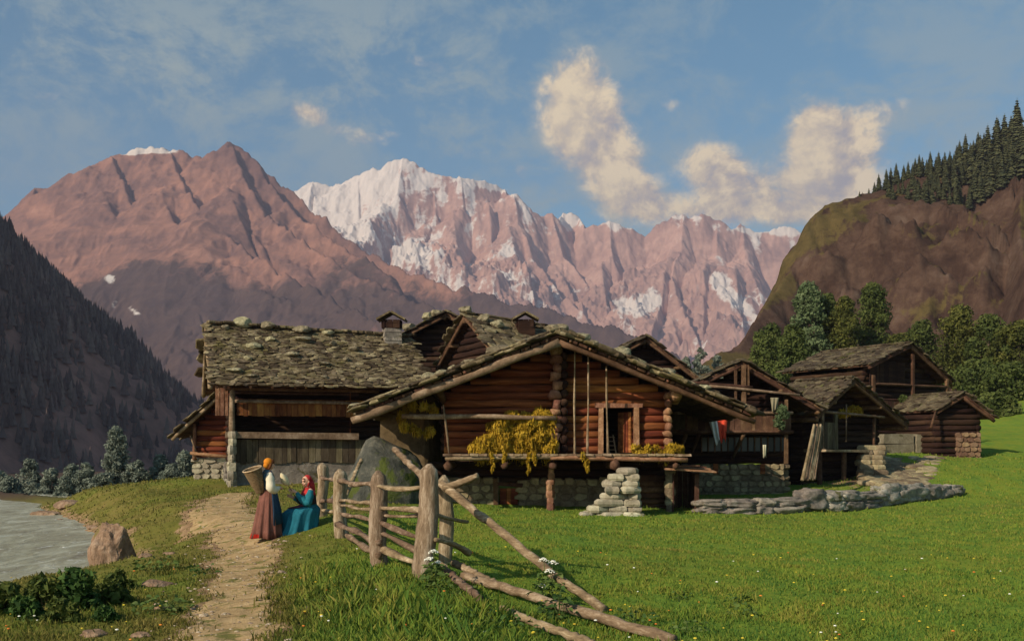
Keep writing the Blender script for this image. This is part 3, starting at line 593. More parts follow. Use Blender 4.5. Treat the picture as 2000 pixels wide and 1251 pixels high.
for a in [('tallest grey-green poplar by the river bank', 228, 826, 34, 68, 51, 'tall'), ('grey-green bush at the right foot of the tall river poplar', 265, 895, 34, 66, 52, 'round'), ('pale grey-green tree left of the tall river poplar', 168, 900, 26, 66, 53, 'round'),
          ('dull olive bush beside the pale river tree', 128, 928, 22, 64, 54, 'round'), ('bluish bush at the left edge of the river valley', 22, 926, 34, 72, 55, 'round'), ('low bluish bush over the far water', 66, 940, 24, 74, 56, 'round'),
          ('grey-green bush halfway between the poplar and the shed', 312, 884, 28, 70, 57, 'round'), ('wide bluish bush just left of the log shed', 362, 876, 30, 66, 58, 'round'), ('low grey shrub behind the crest of the bank', 200, 918, 30, 62, 59, 'round'), ('rounded grey bush over the far shore, second from the left edge', 100, 912, 34, 70, 60, 'round'), ('taller pale bush between the rounded grey bush and the pale river tree', 140, 903, 30, 68, 71, 'round'),
          ('dark grey bush low on the far shore at the very left', -6, 905, 36, 76, 72, 'round'), ('tall willow rising behind the bushes of the far shore', 58, 892, 30, 84, 73, 'tall'), ('soft grey bush filling the gap before the farmhouse shed', 335, 900, 26, 62, 74, 'round')]:
    tree(a[0], a[1], a[2], a[3], a[4], h1((a[1]-1000)/F*a[4], a[4])-.2, a[5], M_LB, group='trees along the river', shape=a[6], leaf=.10, bottom=.03, dens=1.4)
# ------------------------------------------------------------------ materials of the village
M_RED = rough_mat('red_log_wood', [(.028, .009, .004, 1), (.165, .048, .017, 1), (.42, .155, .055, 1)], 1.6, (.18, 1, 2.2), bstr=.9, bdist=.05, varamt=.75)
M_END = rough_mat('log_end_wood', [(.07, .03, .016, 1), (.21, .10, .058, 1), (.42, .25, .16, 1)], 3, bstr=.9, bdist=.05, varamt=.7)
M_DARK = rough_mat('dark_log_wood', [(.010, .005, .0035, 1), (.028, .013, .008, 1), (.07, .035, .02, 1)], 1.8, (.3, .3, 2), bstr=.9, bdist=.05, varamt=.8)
M_BROWN = rough_mat('brown_beam_wood', [(.032, .015, .009, 1), (.085, .043, .024, 1), (.18, .10, .06, 1)], 2.5, bstr=.9, bdist=.04, varamt=.7)
M_GREY = rough_mat('weathered_wood', [(.06, .038, .02, 1), (.20, .135, .08, 1), (.44, .34, .23, 1)], 2.2, bstr=.9, bdist=.05, varamt=.5)
M_PLANK = rough_mat('gallery_planks', [(.05, .016, .008, 1), (.21, .08, .025, 1), (.36, .19, .05, 1)], 2.0, (1, 1, .3), bstr=.8, bdist=.04, varamt=1.1)
M_OLDP = rough_mat('grey_planks', [(.025, .018, .011, 1), (.085, .065, .038, 1), (.19, .155, .10, 1)], 2.4, (1, 1, .25), bstr=.8, bdist=.04, varamt=.9)
M_SLAB = rough_mat('mossy_stone_slabs', [(.035, .025, .014, 1), (.105, .078, .042, 1), (.31, .25, .16, 1)], 2.4, bstr=.9, bdist=.05, varamt=1.2, patch=((.08, .062, .024, 1), .9, .56))
M_SLABD = rough_mat('dark_stone_slabs', [(.026, .02, .013, 1), (.07, .053, .032, 1), (.17, .13, .08, 1)], 1.8, bstr=.9, bdist=.05, varamt=.9, patch=((.07, .065, .02, 1), 1.1, .58))
M_RSTONE = rough_mat('lichen_stone', [(.08, .065, .035, 1), (.22, .19, .115, 1), (.46, .40, .26, 1)], 3, bstr=.9, bdist=.06, varamt=.6)
M_STONE = rough_mat('pale_masonry', [(.13, .11, .075, 1), (.33, .29, .2, 1), (.55, .50, .37, 1)], 2.2, bstr=1, bdist=.06, varamt=.6, patch=((.14, .12, .07, 1), 1.5, .58))
M_GSTONE = rough_mat('grey_wall_stone', [(.07, .06, .05, 1), (.21, .18, .145, 1), (.42, .38, .31, 1)], 2.0, bstr=1, bdist=.07, varamt=.6, patch=((.09, .08, .035, 1), 1.2, .59))
M_PLAST = rough_mat('old_plaster', [(.05, .034, .016, 1), (.12, .085, .042, 1), (.2, .15, .085, 1)], 1.4, bstr=.8, bdist=.04, varamt=.2, patch=((.12, .09, .05, 1), 1.8, .6))
M_MASON = rough_mat('rubble_masonry', [(.09, .065, .04, 1), (.22, .17, .10, 1), (.38, .31, .19, 1)], 2.4, bstr=1, bdist=.06, varamt=.8)

def ray(px, py, P0, nn):
    """where the bearing and height angle meet the plane through P0 with normal nn"""
    o = np.array([0, 0, CZ]); d = W(px, py, 1.)-o; return o+d*np.dot(np.asarray(P0)-o, nn)/np.dot(d, nn)
def slabs(mb, A, B, C, D, rows, cols, th=.045, over=.10, jit=.16, lift=.03):
    """A ridge front, B ridge back, C eave back, D eave front: overlapping rough stone slabs"""
    A, B, C, D = (np.asarray(q, float) for q in (A, B, C, D)); r = mb.r
    nn = nrm(np.cross(D-A, B-A)); nn = nn if nn[2] > 0 else -nn
    for i in range(rows):
        s = 1-(i+.5)/rows; ds = .5/rows; t = -r.rand()*.6/cols
        while t < 1:
            w = r.uniform(.6, 1.5)/cols; tc = t+w/2; t += w*.93
            s2 = s+r.uniform(-.25, .25)/rows
            P = (A*(1-s2)+D*s2)*(1-tc)+(B*(1-s2)+C*s2)*tc
            ax = ((B-A)*(1-s2)+(C-D)*s2)*w*.54; ay = ((D-A)*(1-tc)+(C-B)*tc)*ds*1.45*r.uniform(.85, 1.15)
            if tc < w*.7: P = P-nrm(ax)*r.uniform(-.02, over)
            if i == 0: P = P+nrm(ay)*r.uniform(-.02, over)
            q = r.uniform(-.02, .02, 2)
            mb.chunk(P+nn*(lift+th*.6+r.rand()*th*.8), ax+nn*q[0]*2, ay+nn*(q[1]+.012-.0*th), nn*th*r.uniform(.6, 1.3), jit=jit, n=6)
def deck(mb, A, B, C, D, th=.07):
    A, B, C, D = (np.asarray(q, float) for q in (A, B, C, D)); nn = nrm(np.cross(D-A, B-A)); nn = nn if nn[2] > 0 else -nn
    n = max(3, int(np.linalg.norm(D-A)/.32))
    for i in range(n):
        a, b = i/n+.004, (i+1)/n-.004; P = [A+(D-A)*a, B+(C-B)*a, B+(C-B)*b, A+(D-A)*b]
        mb.hexa(np.array([p-nn*th for p in P]+[p for p in P]))
def logwall(mb, PL, PR, z0, top, dz=.3, openings=(), r=None, ext=0, wob=.07):
    """horizontal logs from PL to PR (plan points); top(s) is the height the wall may reach"""
    PL = np.asarray(PL, float)[:2]; PR = np.asarray(PR, float)[:2]; Ln = np.linalg.norm(PR-PL); d = (PR-PL)/Ln; ss = np.linspace(0, 1, 201); tp = np.array([top(s) for s in ss])
    z = z0+dz/2; r = r or dz*.53
    while z < tp.max():
        ok = ss[tp >= z+dz*.42]
        if len(ok) > 3:
            segs = [(ok[0], ok[-1])]
            for a, b, za, zb in openings:
                if za < z < zb:
                    segs = [q for s0, s1 in segs for q in ((s0, min(s1, a)), (max(s0, b), s1)) if q[1]-q[0] > .02]
            for s0, s1 in segs:
                e0 = ext*mb.r.uniform(.5, 1.2) if s0 < .01 else 0; e1 = ext*mb.r.uniform(.5, 1.2) if s1 > .99 else 0
                p0 = PL+d*(s0*Ln-e0); p1 = PL+d*(s1*Ln+e1); mb.log((*p0, z), (*p1, z), r*mb.r.uniform(.95, 1.05), r*mb.r.uniform(.95, 1.05), 8, wob=wob)
        z += dz
def masonry(mb, PL, PR, z0, z1, depth=.5, size=(.42, .24), jit=.14, topjit=.0):
    """a wall of coursed rough stones between two plan points"""
    PL = np.asarray(PL, float)[:2]; PR = np.asarray(PR, float)[:2]; Ln = np.linalg.norm(PR-PL); d = (PR-PL)/Ln; nn = np.array([d[1], -d[0]])
    n = max(1, int(round((z1-z0)/size[1]))); dz = (z1-z0)/n; core = depth*.5-.06
    c = (PL+PR)/2
    a = math.atan2(d[1], d[0]); mb.box((*(c), (z0+z1-.04)/2), (Ln-.04, core*2, z1-z0-.05), a, var=.15)
    for i in range(n):
        x = -mb.r.rand()*size[0]*.5; z = z0+(i+.5)*dz
        while x < Ln-.05:
            w = size[0]*mb.r.uniform(.6, 1.5); w = min(w, Ln-x); xc = x+w/2; x += w
            if xc < 0: continue
            p = PL+d*xc; zz = z+(mb.r.uniform(-topjit, topjit) if i == n-1 else 0)
            mb.chunk((*(p), zz), np.array([*d, 0])*w*.5, np.array([0, 0, 1])*dz*.52, np.array([*nn, 0])*(depth*.5+mb.r.uniform(-.03, .04)), jit=jit, n=7)
def planks(mb, P0, P1, z0, z1, w=.2, th=.04, gap=.012, lo=.0, hi=.0):
    """upright boards side by side between two plan points, their ends uneven by lo / hi"""
    P0 = np.asarray(P0, float)[:2]; P1 = np.asarray(P1, float)[:2]; Ln = np.linalg.norm(P1-P0); d = (P1-P0)/Ln; a = math.atan2(d[1], d[0]); x = 0; nn = np.array([d[1], -d[0]])
    while x < Ln-.03:
        ww = min(w*mb.r.uniform(.7, 1.4), Ln-x); zl = z0-lo*mb.r.rand(); zh = z1+hi*mb.r.rand(); p = P0+d*(x+ww/2)+nn*mb.r.uniform(-.012, .012)
        mb.box((*p, (zl+zh)/2), (ww-gap, th, zh-zl), a, jit=.006); x += ww
def gable_house(name, label, Pk, El, Er, back, L, zb, cat='house', fo=.9, so=(.7, .7), wm=None, rm=None, rows=9, cols=12, drop=0, dz=.28, verge=.085, zmid=None, base=None, openings=(), th=.04, purl=True, backwall=True):
    """roof through three points, walls inside it, built where it stands"""
    wm = wm or M_DARK; rm = rm or M_SLABD
    Pk, El, Er = (np.asarray(q, float) for q in (Pk, El, Er)); b = np.array([*nrm(back), 0]); bL = b*L+np.array([0, 0, -drop]); root = thing(name, label, cat, (Pk[0]+b[0]*L/2, Pk[1]+b[1]*L/2, zb))
    g = nrm((Er-El)*[1, 1, 0]); dk = MB(1); rf = MB(2)
    for E in (El, Er):
        deck(dk, Pk, Pk+bL, E+bL, E); slabs(rf, Pk, Pk+bL, E+bL, E, rows, cols, th)
    for i in range(cols):
        p = Pk+bL*(i+.5)/cols; rf.chunk(p+[0, 0, .09], bL/cols*.6, g*.22, np.array([0, 0, .05]), n=6)
    dk.build('roof_boards', M_BROWN, root); rf.build('roof', rm, root)
    for E in (El, Er):
        v = MB(3); v.log(Pk+b*.06-[0, 0, .16], E+b*.06-[0, 0, .16], verge, verge*.95, 8, wob=.09); v.build('verge_beam', M_BROWN, root, True)
    wP = Pk+b*fo; wl = El+g*so[0]+b*fo; wr = Er-g*so[1]+b*fo
    def rz(p):
        """underside of the roof over a plan point on the gable line"""
        s = np.dot((np.asarray(p)[:2]-Pk[:2]), g[:2]); sl = np.dot((El-Pk)[:2], g[:2]); sr = np.dot((Er-Pk)[:2], g[:2])
        return Pk[2]+(El[2]-Pk[2])*s/sl-.14 if s < 0 else Pk[2]+(Er[2]-Pk[2])*s/sr-.14
    top = lambda s: rz(wl+(wr-wl)*s)
    zm = zb if zmid is None else zmid
    w = MB(4); logwall(w, wl, wr, zm, top, dz, openings, ext=.12); w.build('wall', wm, root, True)
    bk = b*(L-fo-.5)
    for c_ in (wl, wr):
        w = MB(5); tz = rz(c_)-drop; logwall(w, c_, c_+bk, zm, lambda s: tz, dz, ext=.12); w.build('wall', wm, root, True)
    if backwall: w = MB(6); logwall(w, wl+bk, wr+bk, zm, lambda s: top(s)-drop, dz); w.build('wall', wm, root, True)
    if base is not None:
        w = MB(7); n2 = np.array([*nrm(wr[:2]-wl[:2]), 0]); masonry(w, wl-b*.05, wr-b*.05, zb-.3, zm-.01, .5)
        masonry(w, wl-b*.05, wl+bk, zb-.3, zm-.01, .5); masonry(w, wr-b*.05, wr+bk, zb-.3, zm-.01, .5); w.build('stone_base', base, root)
    if purl:
        for s in (0.03, .5, .97):
            for E in ((El, Er) if s > .1 else (El,)):
                p = Pk*(1-s)+E*s-[0, 0, .22]; m = MB(8); m.log(p-b*.0, p+b*(fo+.6), .10, .10, 8); m.build('purlin', M_BROWN, root, True)
    return root, dict(b=b, g=g, wl=wl, wr=wr, rz=rz, bk=bk)
def roof_z(x, y, P, nn): return P[2]-(nn[0]*(x-P[0])+nn[1]*(y-P[1]))/nn[2]

# ------------------------------------------------------------------ the big chalet in the middle
def main_chalet():
    zf = 1.82; Pk = W(1092, 653, 31.9); El = W(692, 806, 31.9); Er = W(1470, 808, 32.3); b = np.array([0, 1., 0]); L = 9.2
    root = thing('log_chalet', 'big red log chalet with hay on its open platform and a wide stone roof', 'chalet', (1.4, 36, 0)); yw = 33.65
    rf = MB(10); dk = MB(11)
    for E in (El, Er):
        deck(dk, Pk, Pk+b*L, E+b*L, E, .08); slabs(rf, Pk, Pk+b*L, E+b*L, E, 15, 15, .055, .16, lift=.05)
        for k in range(26):   # a second broken layer along the verge
            s = (k+.5)/26; p = Pk*(1-s)+E*s; sl = nrm(E-Pk); u = np.cross(sl, b); u = u if u[2] > 0 else -u
            rf.chunk(p+u*(.16+.04*rf.r.rand())+b*rf.r.uniform(.05, .25), sl*rf.r.uniform(.14, .30), b*rf.r.uniform(.2, .35), u*rf.r.uniform(.03, .07)+sl*rf.r.uniform(-.01, .01), jit=.22, n=7)
    for i in range(14): rf.chunk(Pk+b*(L*(i+.5)/14)+[0, 0, .17], b*.4, np.array([.3, 0, 0]), np.array([0, 0, .06]), n=7)
    dk.build('roof_boards', M_BROWN, root); rf.build('roof', M_SLAB, root)
    for E in (El, Er):
        v = MB(12); v.log(Pk+[0, -.02, -.23], E+[0, -.02, -.22]+(E-Pk)*.012, (.12 if E is El else .09), (.12 if E is El else .08), 9, wob=.14); v.build('verge_beam', M_GREY if E is El else M_BROWN, root, True)
        for k in range(9):
            v = MB(13+k); s = .06+.1*k; p = Pk*(1-s)+E*s+[0, -.03, -.05]; v.log(p, p+b*.9, .05, .05, 6); v.build('batten', M_END, root, True)
    def rz(x): return (Pk[2]+(El[2]-Pk[2])*(x-Pk[0])/(El[0]-Pk[0]) if x < Pk[0] else Pk[2]+(Er[2]-Pk[2])*(x-Pk[0])/(Er[0]-Pk[0]))-.14
    X = lambda px, Y=yw: (px-1000)*Y/F
    # log walls of the hay floor, either side of the cross wall
    xl, xm, xr = X(868), X(1092), X(1302); dl, dr = X(1178), X(1236)
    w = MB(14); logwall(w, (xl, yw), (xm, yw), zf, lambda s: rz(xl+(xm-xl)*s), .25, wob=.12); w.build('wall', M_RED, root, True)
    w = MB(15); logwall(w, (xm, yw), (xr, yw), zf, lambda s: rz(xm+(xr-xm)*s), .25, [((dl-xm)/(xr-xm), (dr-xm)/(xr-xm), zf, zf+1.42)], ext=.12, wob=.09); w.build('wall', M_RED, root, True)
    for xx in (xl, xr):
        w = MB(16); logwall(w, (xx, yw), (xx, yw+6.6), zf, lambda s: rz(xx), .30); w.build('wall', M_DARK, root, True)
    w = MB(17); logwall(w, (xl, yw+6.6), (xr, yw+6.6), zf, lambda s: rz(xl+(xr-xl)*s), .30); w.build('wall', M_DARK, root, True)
    # cross wall: the stack of log ends in front of the middle
    w = MB(18); z = zf+.02; k = 0
    while z < rz(xm)-.1:
        hh = w.r.uniform(.20, .36); q = w.r.uniform(-.05, .05)
        w.chunk((xm-.12+q, yw-.27+w.r.uniform(-.06, .06), z+hh/2), np.array([w.r.uniform(.13, .22), 0, 0]), np.array([0, 0, hh*.56]), np.array([0, -.38, 0]), jit=.24, n=8)
        z += hh; k += 1
    w.build('log_end_stack', M_END, root, True)
    w = MB(19); logwall(w, (xm+.14, yw-.6), (xm+.14, yw-.1), zf, lambda s: rz(xm+.14), .3, r=.14); w.build('cross_wall', M_DARK, root, True)
    # corner log ends at the right
    w = MB(20); z = zf
    while z < rz(xr)-.2: w.chunk((xr+w.r.uniform(-.02, .02), yw-.25, z+.12), np.array([w.r.uniform(.10, .15), 0, 0]), np.array([0, 0, .125]), np.array([0, -.34, 0]), jit=.2, n=6); z += .25
    w.build('corner_log_ends', M_END, root, True)
    # door
    d = thing_part('door_frame', root); 
    m = MB(21)
    for xx in (dl-.09, dr+.09): m.beam((xx, yw-.2, zf), (xx, yw-.2, zf+1.5), .17, .2, up=(0, 1, 0), jit=.015)
    m.beam((dl-.28, yw-.2, zf+1.56), (dr+.28, yw-.2, zf+1.56), .22, .14, jit=.015); fr = m.build('door_frame', M_END, root)
    m = MB(22); planks(m, (dr-.06, yw+.02), (dr-.42, yw+.62), zf+.03, zf+1.36, .16); m.build('door', M_RED, root)
    m = MB(23)
    for xx in (0, .22): m.beam((X(1192)+xx*1.0, yw+.32, zf), (X(1192)+xx-.07, yw+.62, zf+.62), .035, .035)
    for k in range(4): z = zf+.12+.14*k; m.beam((X(1192)-.01, yw+.37+.06*k, z), (X(1192)+.2, yw+.37+.06*k, z), .03, .03)
    solo('ladder', m, M_GREY, 'short wooden ladder leaning just inside the dark chalet doorway', 'ladder', (X(1197), yw+.4, zf))
    m = MB(24); m.box(((xl+xr)/2, yw+3.3, zf-.06), (xr-xl, 6.5, .1)); m.build('floor', M_BROWN, root)
    # platform
    m = MB(25); x = X(868, 33)
    while x < X(1338, 33): m.box((x+.14, 33.2, zf-.05+m.r.uniform(-.008, .008)), (.27, 1.75+m.r.uniform(-.05, .15), .07), jit=.012); x += .28
    m.build('platform', M_GREY, root)
    m = MB(26); m.log((X(870, 32.5), 32.42, zf-.14), (X(1085, 32.5), 32.42, zf-.10), .085, .08, 8); m.build('platform_edge_beam', M_GREY, root, True)
    m = MB(27); m.log((X(1075, 32.5), 32.40, zf-.12), (X(1342, 32.5), 32.40, zf-.20), .085, .08, 8); m.build('platform_edge_beam', M_END, root, True)
    for px, rr in ((873, .15), (984, .15), (1078, .16), (1202, .17), (1318, .14)):
        m = MB(int(px)); m.log((X(px, 32.4), 32.15, zf-.36), (X(px, 32.4), 35.6, zf-.36), rr*.85, rr*.85, 6, wob=.3); m.build('joist', M_BROWN, root, True)
    # upright poles standing on the platform, and the long drying pole
    for px, tp, lean in ((1122, 5.1, .0), (1148, 4.95, .02), (1187, 4.6, -.05)):
        m = MB(px); xx = X(px, 32.75); m.log((xx, 32.75, zf-.05), (xx+lean, 32.7, min(tp, rz(xx)-.05)), .04, .028, 6, seg=9, wob=.2); m.build('upright_pole', M_GREY, root, True)
    m = MB(30); m.log(W(785, 813, 32.75), W(1086, 816, 32.75), .085, .075, 8, wob=.12, bend=.04); m.build('drying_pole', M_GREY, root, True)
    m = MB(31); m.log(W(866, 790, 32.6), W(877, 887, 32.6), .035, .03, 6, wob=.25); m.build('hanging_pole', M_GREY, root, True)
    # purlins poking out under the eaves
    for px, py, rr in ((858, 752, .19), (962, 708, .13), (1253, 722, .15), (1326, 773, .24)):
        p = W(px, py, 32.75); m = MB(px); m.log(p, p+[0, 1.6, 0], rr*.85, rr*.8, 7, wob=.25); m.build('purlin', M_END, root, True)
    m = MB(32); m.log(W(856, 758, 32.9), W(870, 792, 33.9), .13, .1, 8); m.log(W(822, 772, 33), W(836, 806, 33.9), .09, .08, 8); m.build('bracket', M_BROWN, root, True)
    # lower storey: rubble walls and a dark log front set back under the platform
    y2 = 35.3
    m = MB(33); masonry(m, (X(838, y2), y2), (X(1010, y2)-.62, y2), -.3, 1.0, .5); masonry(m, (X(1010, y2)+.05, y2), (X(1250, y2), y2), -.3, .95, .5, topjit=.05); m.build('rubble_wall', M_MASON, root)
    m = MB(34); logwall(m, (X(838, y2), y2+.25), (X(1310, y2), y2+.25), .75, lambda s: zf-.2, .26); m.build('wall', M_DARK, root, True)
    m = MB(35); logwall(m, (X(1250, 34.4), 34.4), (X(1312, 34.4), 34.4), -.3, lambda s: 1.12, .2); m.build('wall', M_BROWN, root, True)
    m = MB(36); planks(m, (X(1010, y2)-.6, y2-.12), (X(1010, y2)+.04, y2-.12), -.1, .62, .2); m.build('door', M_RED, root)
    m = MB(37); m.beam((X(1010, y2)-.74, y2-.25, -.2), (X(1010, y2)-.74, y2-.25, .95), .14, .14, up=(0, 1, 0), jit=.02); m.beam((X(1010, y2)-.8, y2-.25, .78), (X(1010, y2)+.2, y2-.25, .72), .12, .12, jit=.02); m.build('door_frame', M_BROWN, root)
    for px, z1 in ((1076, 1.1), (1308, 1.35)):
        m = MB(px+1); z = -.25
        while z < z1: h = m.r.uniform(.14, .26); m.chunk((X(px, 33.3)+m.r.uniform(-.03, .03), 33.3, z+h/2), np.array([.13*m.r.uniform(.8, 1.3), 0, 0]), np.array([0, .14, 0]), np.array([0, 0, h*.55]), n=7); z += h
        m.log((X(px, 33.3), 33.3, z1-.05), (X(px, 33.3), 33.3, zf-.25), .09, .09, 7); m.build('pillar', M_END if px < 1200 else M_MASON, root)
    # rounded plastered block at the left, behind the boulder
    m = MB(38); pts = [(X(742, 36.4), 36.5)]+[(X(850, 36.4)-.55+.55*math.sin(a), 36.5+.55-.55*math.cos(a)) for a in np.linspace(0, math.pi/2, 6)]+[(X(850, 36.4), 40)]
    zt = [rz(p[0])-.05 for p in pts]; n = len(pts); nz = 6; V = []
    for i, p in enumerate(pts):
        for k in range(nz+1): t = k/nz; V.append((p[0]+m.r.uniform(-.03, .03), p[1]+m.r.uniform(-.03, .03), -.2+(zt[i]+.2)*t))
    m.add(V, [(i*(nz+1)+k, (i+1)*(nz+1)+k, (i+1)*(nz+1)+k+1, i*(nz+1)+k+1) for i in range(n-1) for k in range(nz)]); m.build('plaster_wall', M_PLAST, root)
    # the small plank shed under the platform's right end
    s2 = MB(39); ys = 33.0
    x0, x1 = X(1316, ys), X(1366, ys)
    planks(s2, (x1, ys+.1), (x1, ys+1.8), -.2, 1.18, .2); planks(s2, (x0, ys+1.8), (x1, ys+1.8), -.2, 1.25, .2); planks(s2, (x1-.16, ys), (x1, ys), -.2, 1.15, .16); planks(s2, (x0, ys+.1), (x0, ys+1.8), -.2, 1.18, .2)
    sr = thing('plank_shed', 'small plank shed roofed with loose boards under the right end of the platform', 'shed', ((x0+x1)/2, ys+.9, -.1)); s2.build('wall', M_BROWN, sr)
    m = MB(40)
    for k in range(5): m.beam((x0-.35+.05*k, ys-.25+.4*k, 1.33+.02*k), (x1+.45-.1*(k % 2), ys-.25+.4*k, 1.24+.03*k), .38, .045, jit=.02)
    m.beam((x0-.25, ys-.3, 1.42), (x0+.75, ys-.25, 1.44), .3, .045, jit=.02); m.build('roof', M_END, sr)
    return root, rz, Pk, El, Er
def thing_part(*a): return None
CH, ch_rz, cPk, cEl, cEr = main_chalet()

# ------------------------------------------------------------------ loose stones that weigh the roofs down
def roof_stone(c, sz, seed, label, group, mat=None):
    sz = (sz[0]*1.05, sz[1]*1.1, sz[2]*.85) if 'farmhouse' in label else tuple(q*1.15 for q in sz); m = MB(seed); m.blob((c[0], c[1], c[2]+sz[2]*.5), sz, 2, .3, 1.3, seed, facet=5); return solo('roof_stone', m, mat or M_RSTONE, label, 'stone', c, group)
k = 0
for px, w, h, lab in ((699, .30, .10, 'flat stone at the very tip of the long left eave of the chalet'), (842, .22, .16, 'rounded stone low on the left verge of the chalet roof'), (866, .24, .11, 'flat pale stone next up the left verge from the rounded one'),
                      (886, .15, .13, 'small upright stone on the left verge of the chalet roof'), (920, .26, .11, 'long stone halfway up the left verge of the chalet roof'), (950, .22, .09, 'thin flat stone just below the big pale slab on the chalet roof'),
                      (978, .42, .17, 'big pale slab of stone high on the left verge of the chalet roof'), (1030, .26, .09, 'thin slab between the big pale slab and the chalet peak'), (1090, .30, .14, 'stone crowning the peak of the big chalet'), (1135, .26, .15, 'dark stone just right of the chalet peak'),
                      (1160, .18, .11, 'smaller stone below the dark one right of the peak'), (1209, .34, .16, 'yellowish boulder on the right verge of the chalet roof'), (1304, .25, .15, 'rounded stone lower down the right verge of the chalet roof'), (1372, .24, .08, 'flat stone near the foot of the right verge')):
    Y = 32.3; x = (px-1000)*Y/F; z = ch_rz(x)+.30; roof_stone((x, Y, z), (w, .24, h), 100+k, lab, 'stones on the chalet roof'); k += 1

# hay
M_HAY = leaf_mat('drying_hay', [(.17, .095, .006, 1), (.40, .25, .018, 1), (.58, .42, .06, 1)], sc=3, trans=.2)
def hay(label, centers, radii, per, seed, name='hay_heap', drop=0.0, group=None, sz=.05):
    r = RNG(seed); c = np.array(centers, float); V, Fs, var = leaf_cloud(r, c, np.array(radii), per, sz, flat=.8)
    # hanging stalks
    V2 = V.reshape(-1, 4, 3); n = len(V2); sel = r.rand(n) < .5; cc = V2.mean(1, keepdims=True); st = (V2-cc); st[sel, :, 2] *= 2.2; st[sel, :, :2] *= .5; V = (cc+st).reshape(-1, 3)
    if drop: 
        cc = V.reshape(-1, 4, 3); m = r.rand(n) < .12; cc[m, :, 2] -= drop*r.rand(m.sum())[:, None]; V = cc.reshape(-1, 3)
    lo = V.min(0); o3 = np.array([V[:, 0].mean(), V[:, 1].mean(), lo[2]]); o = mkobj(name, V-o3, Fs, M_HAY, None, False, var, org=o3); o.location = tuple(o3); return tag(o, label, 'hay', group)
def hp(px, py, Y): return W(px, py, Y)
C = []; R = []; rr = RNG(5)
for i in range(115):
    px = rr.uniform(928, 1084); t = (px-928)/156; topy = np.interp(px, [928, 960, 1000, 1040, 1060, 1084], [862, 828, 800, 790, 797, 795]); py = rr.uniform(topy+8, 882); C.append(hp(px, py, 32.95+.45*rr.rand()-.2*(py-800)/80)); R.append(rr.uniform(.14, .28))
hay('golden heap of drying hay spilling over the long pole onto the chalet platform', C, R, 420, 6, drop=.35)
for j, (px, ln) in enumerate(((962, 30), (1033, 34), (1045, 16), (985, 14))):
    hay(['long wisp of hay hanging below the platform under the left side of the heap', 'longest wisp of hay hanging below the platform near the middle', 'short wisp of hay close beside the longest one', 'tiny wisp of hay between the two long ones'][j], [hp(px+rr.uniform(-3, 3), 888+ln*q, 32.3) for q in np.linspace(0, 1, 6)], [.07-.008*q for q in range(6)], 60, 60+j, 'hay_wisp', group='hay wisps hanging below the platform')
hay('clump of hay hanging from the platform edge below the upright poles', [hp(1144+rr.uniform(-6, 6), 888+30*q, 32.3) for q in np.linspace(0, 1, 6)], [.1-.01*q for q in range(6)], 60, 66, 'hay_wisp', group='hay wisps hanging below the platform')
C = [hp(rr.uniform(1232, 1335), rr.uniform(872, 888), 32.5+.6*rr.rand()) for i in range(26)]
hay('low strip of yellow-green hay on the platform right of the doorway', C, [.13]*26, 150, 7, drop=.25)
C = [hp(px+rr.uniform(-5, 5), py+rr.uniform(-5, 5), 33+.4*rr.rand()) for px, py in [(790, 798), (800, 792), (812, 790), (825, 795), (838, 800), (782, 806), (850, 800), (786, 828), (796, 836), (808, 838), (820, 842), (832, 846), (844, 842), (780, 822)]]
hay('orange-yellow sheaf drying on the left end of the long pole under the eave', C, [.16]*14, 170, 8, name='drying_sheaf', sz=.07)
hay('dark straw hat-shaped tuft of hay beside the right corner of the platform', [hp(1312, 872, 32.7), hp(1322, 876, 32.6), hp(1305, 880, 32.8)], [.14, .15, .12], 150, 9, name='hay_tuft')

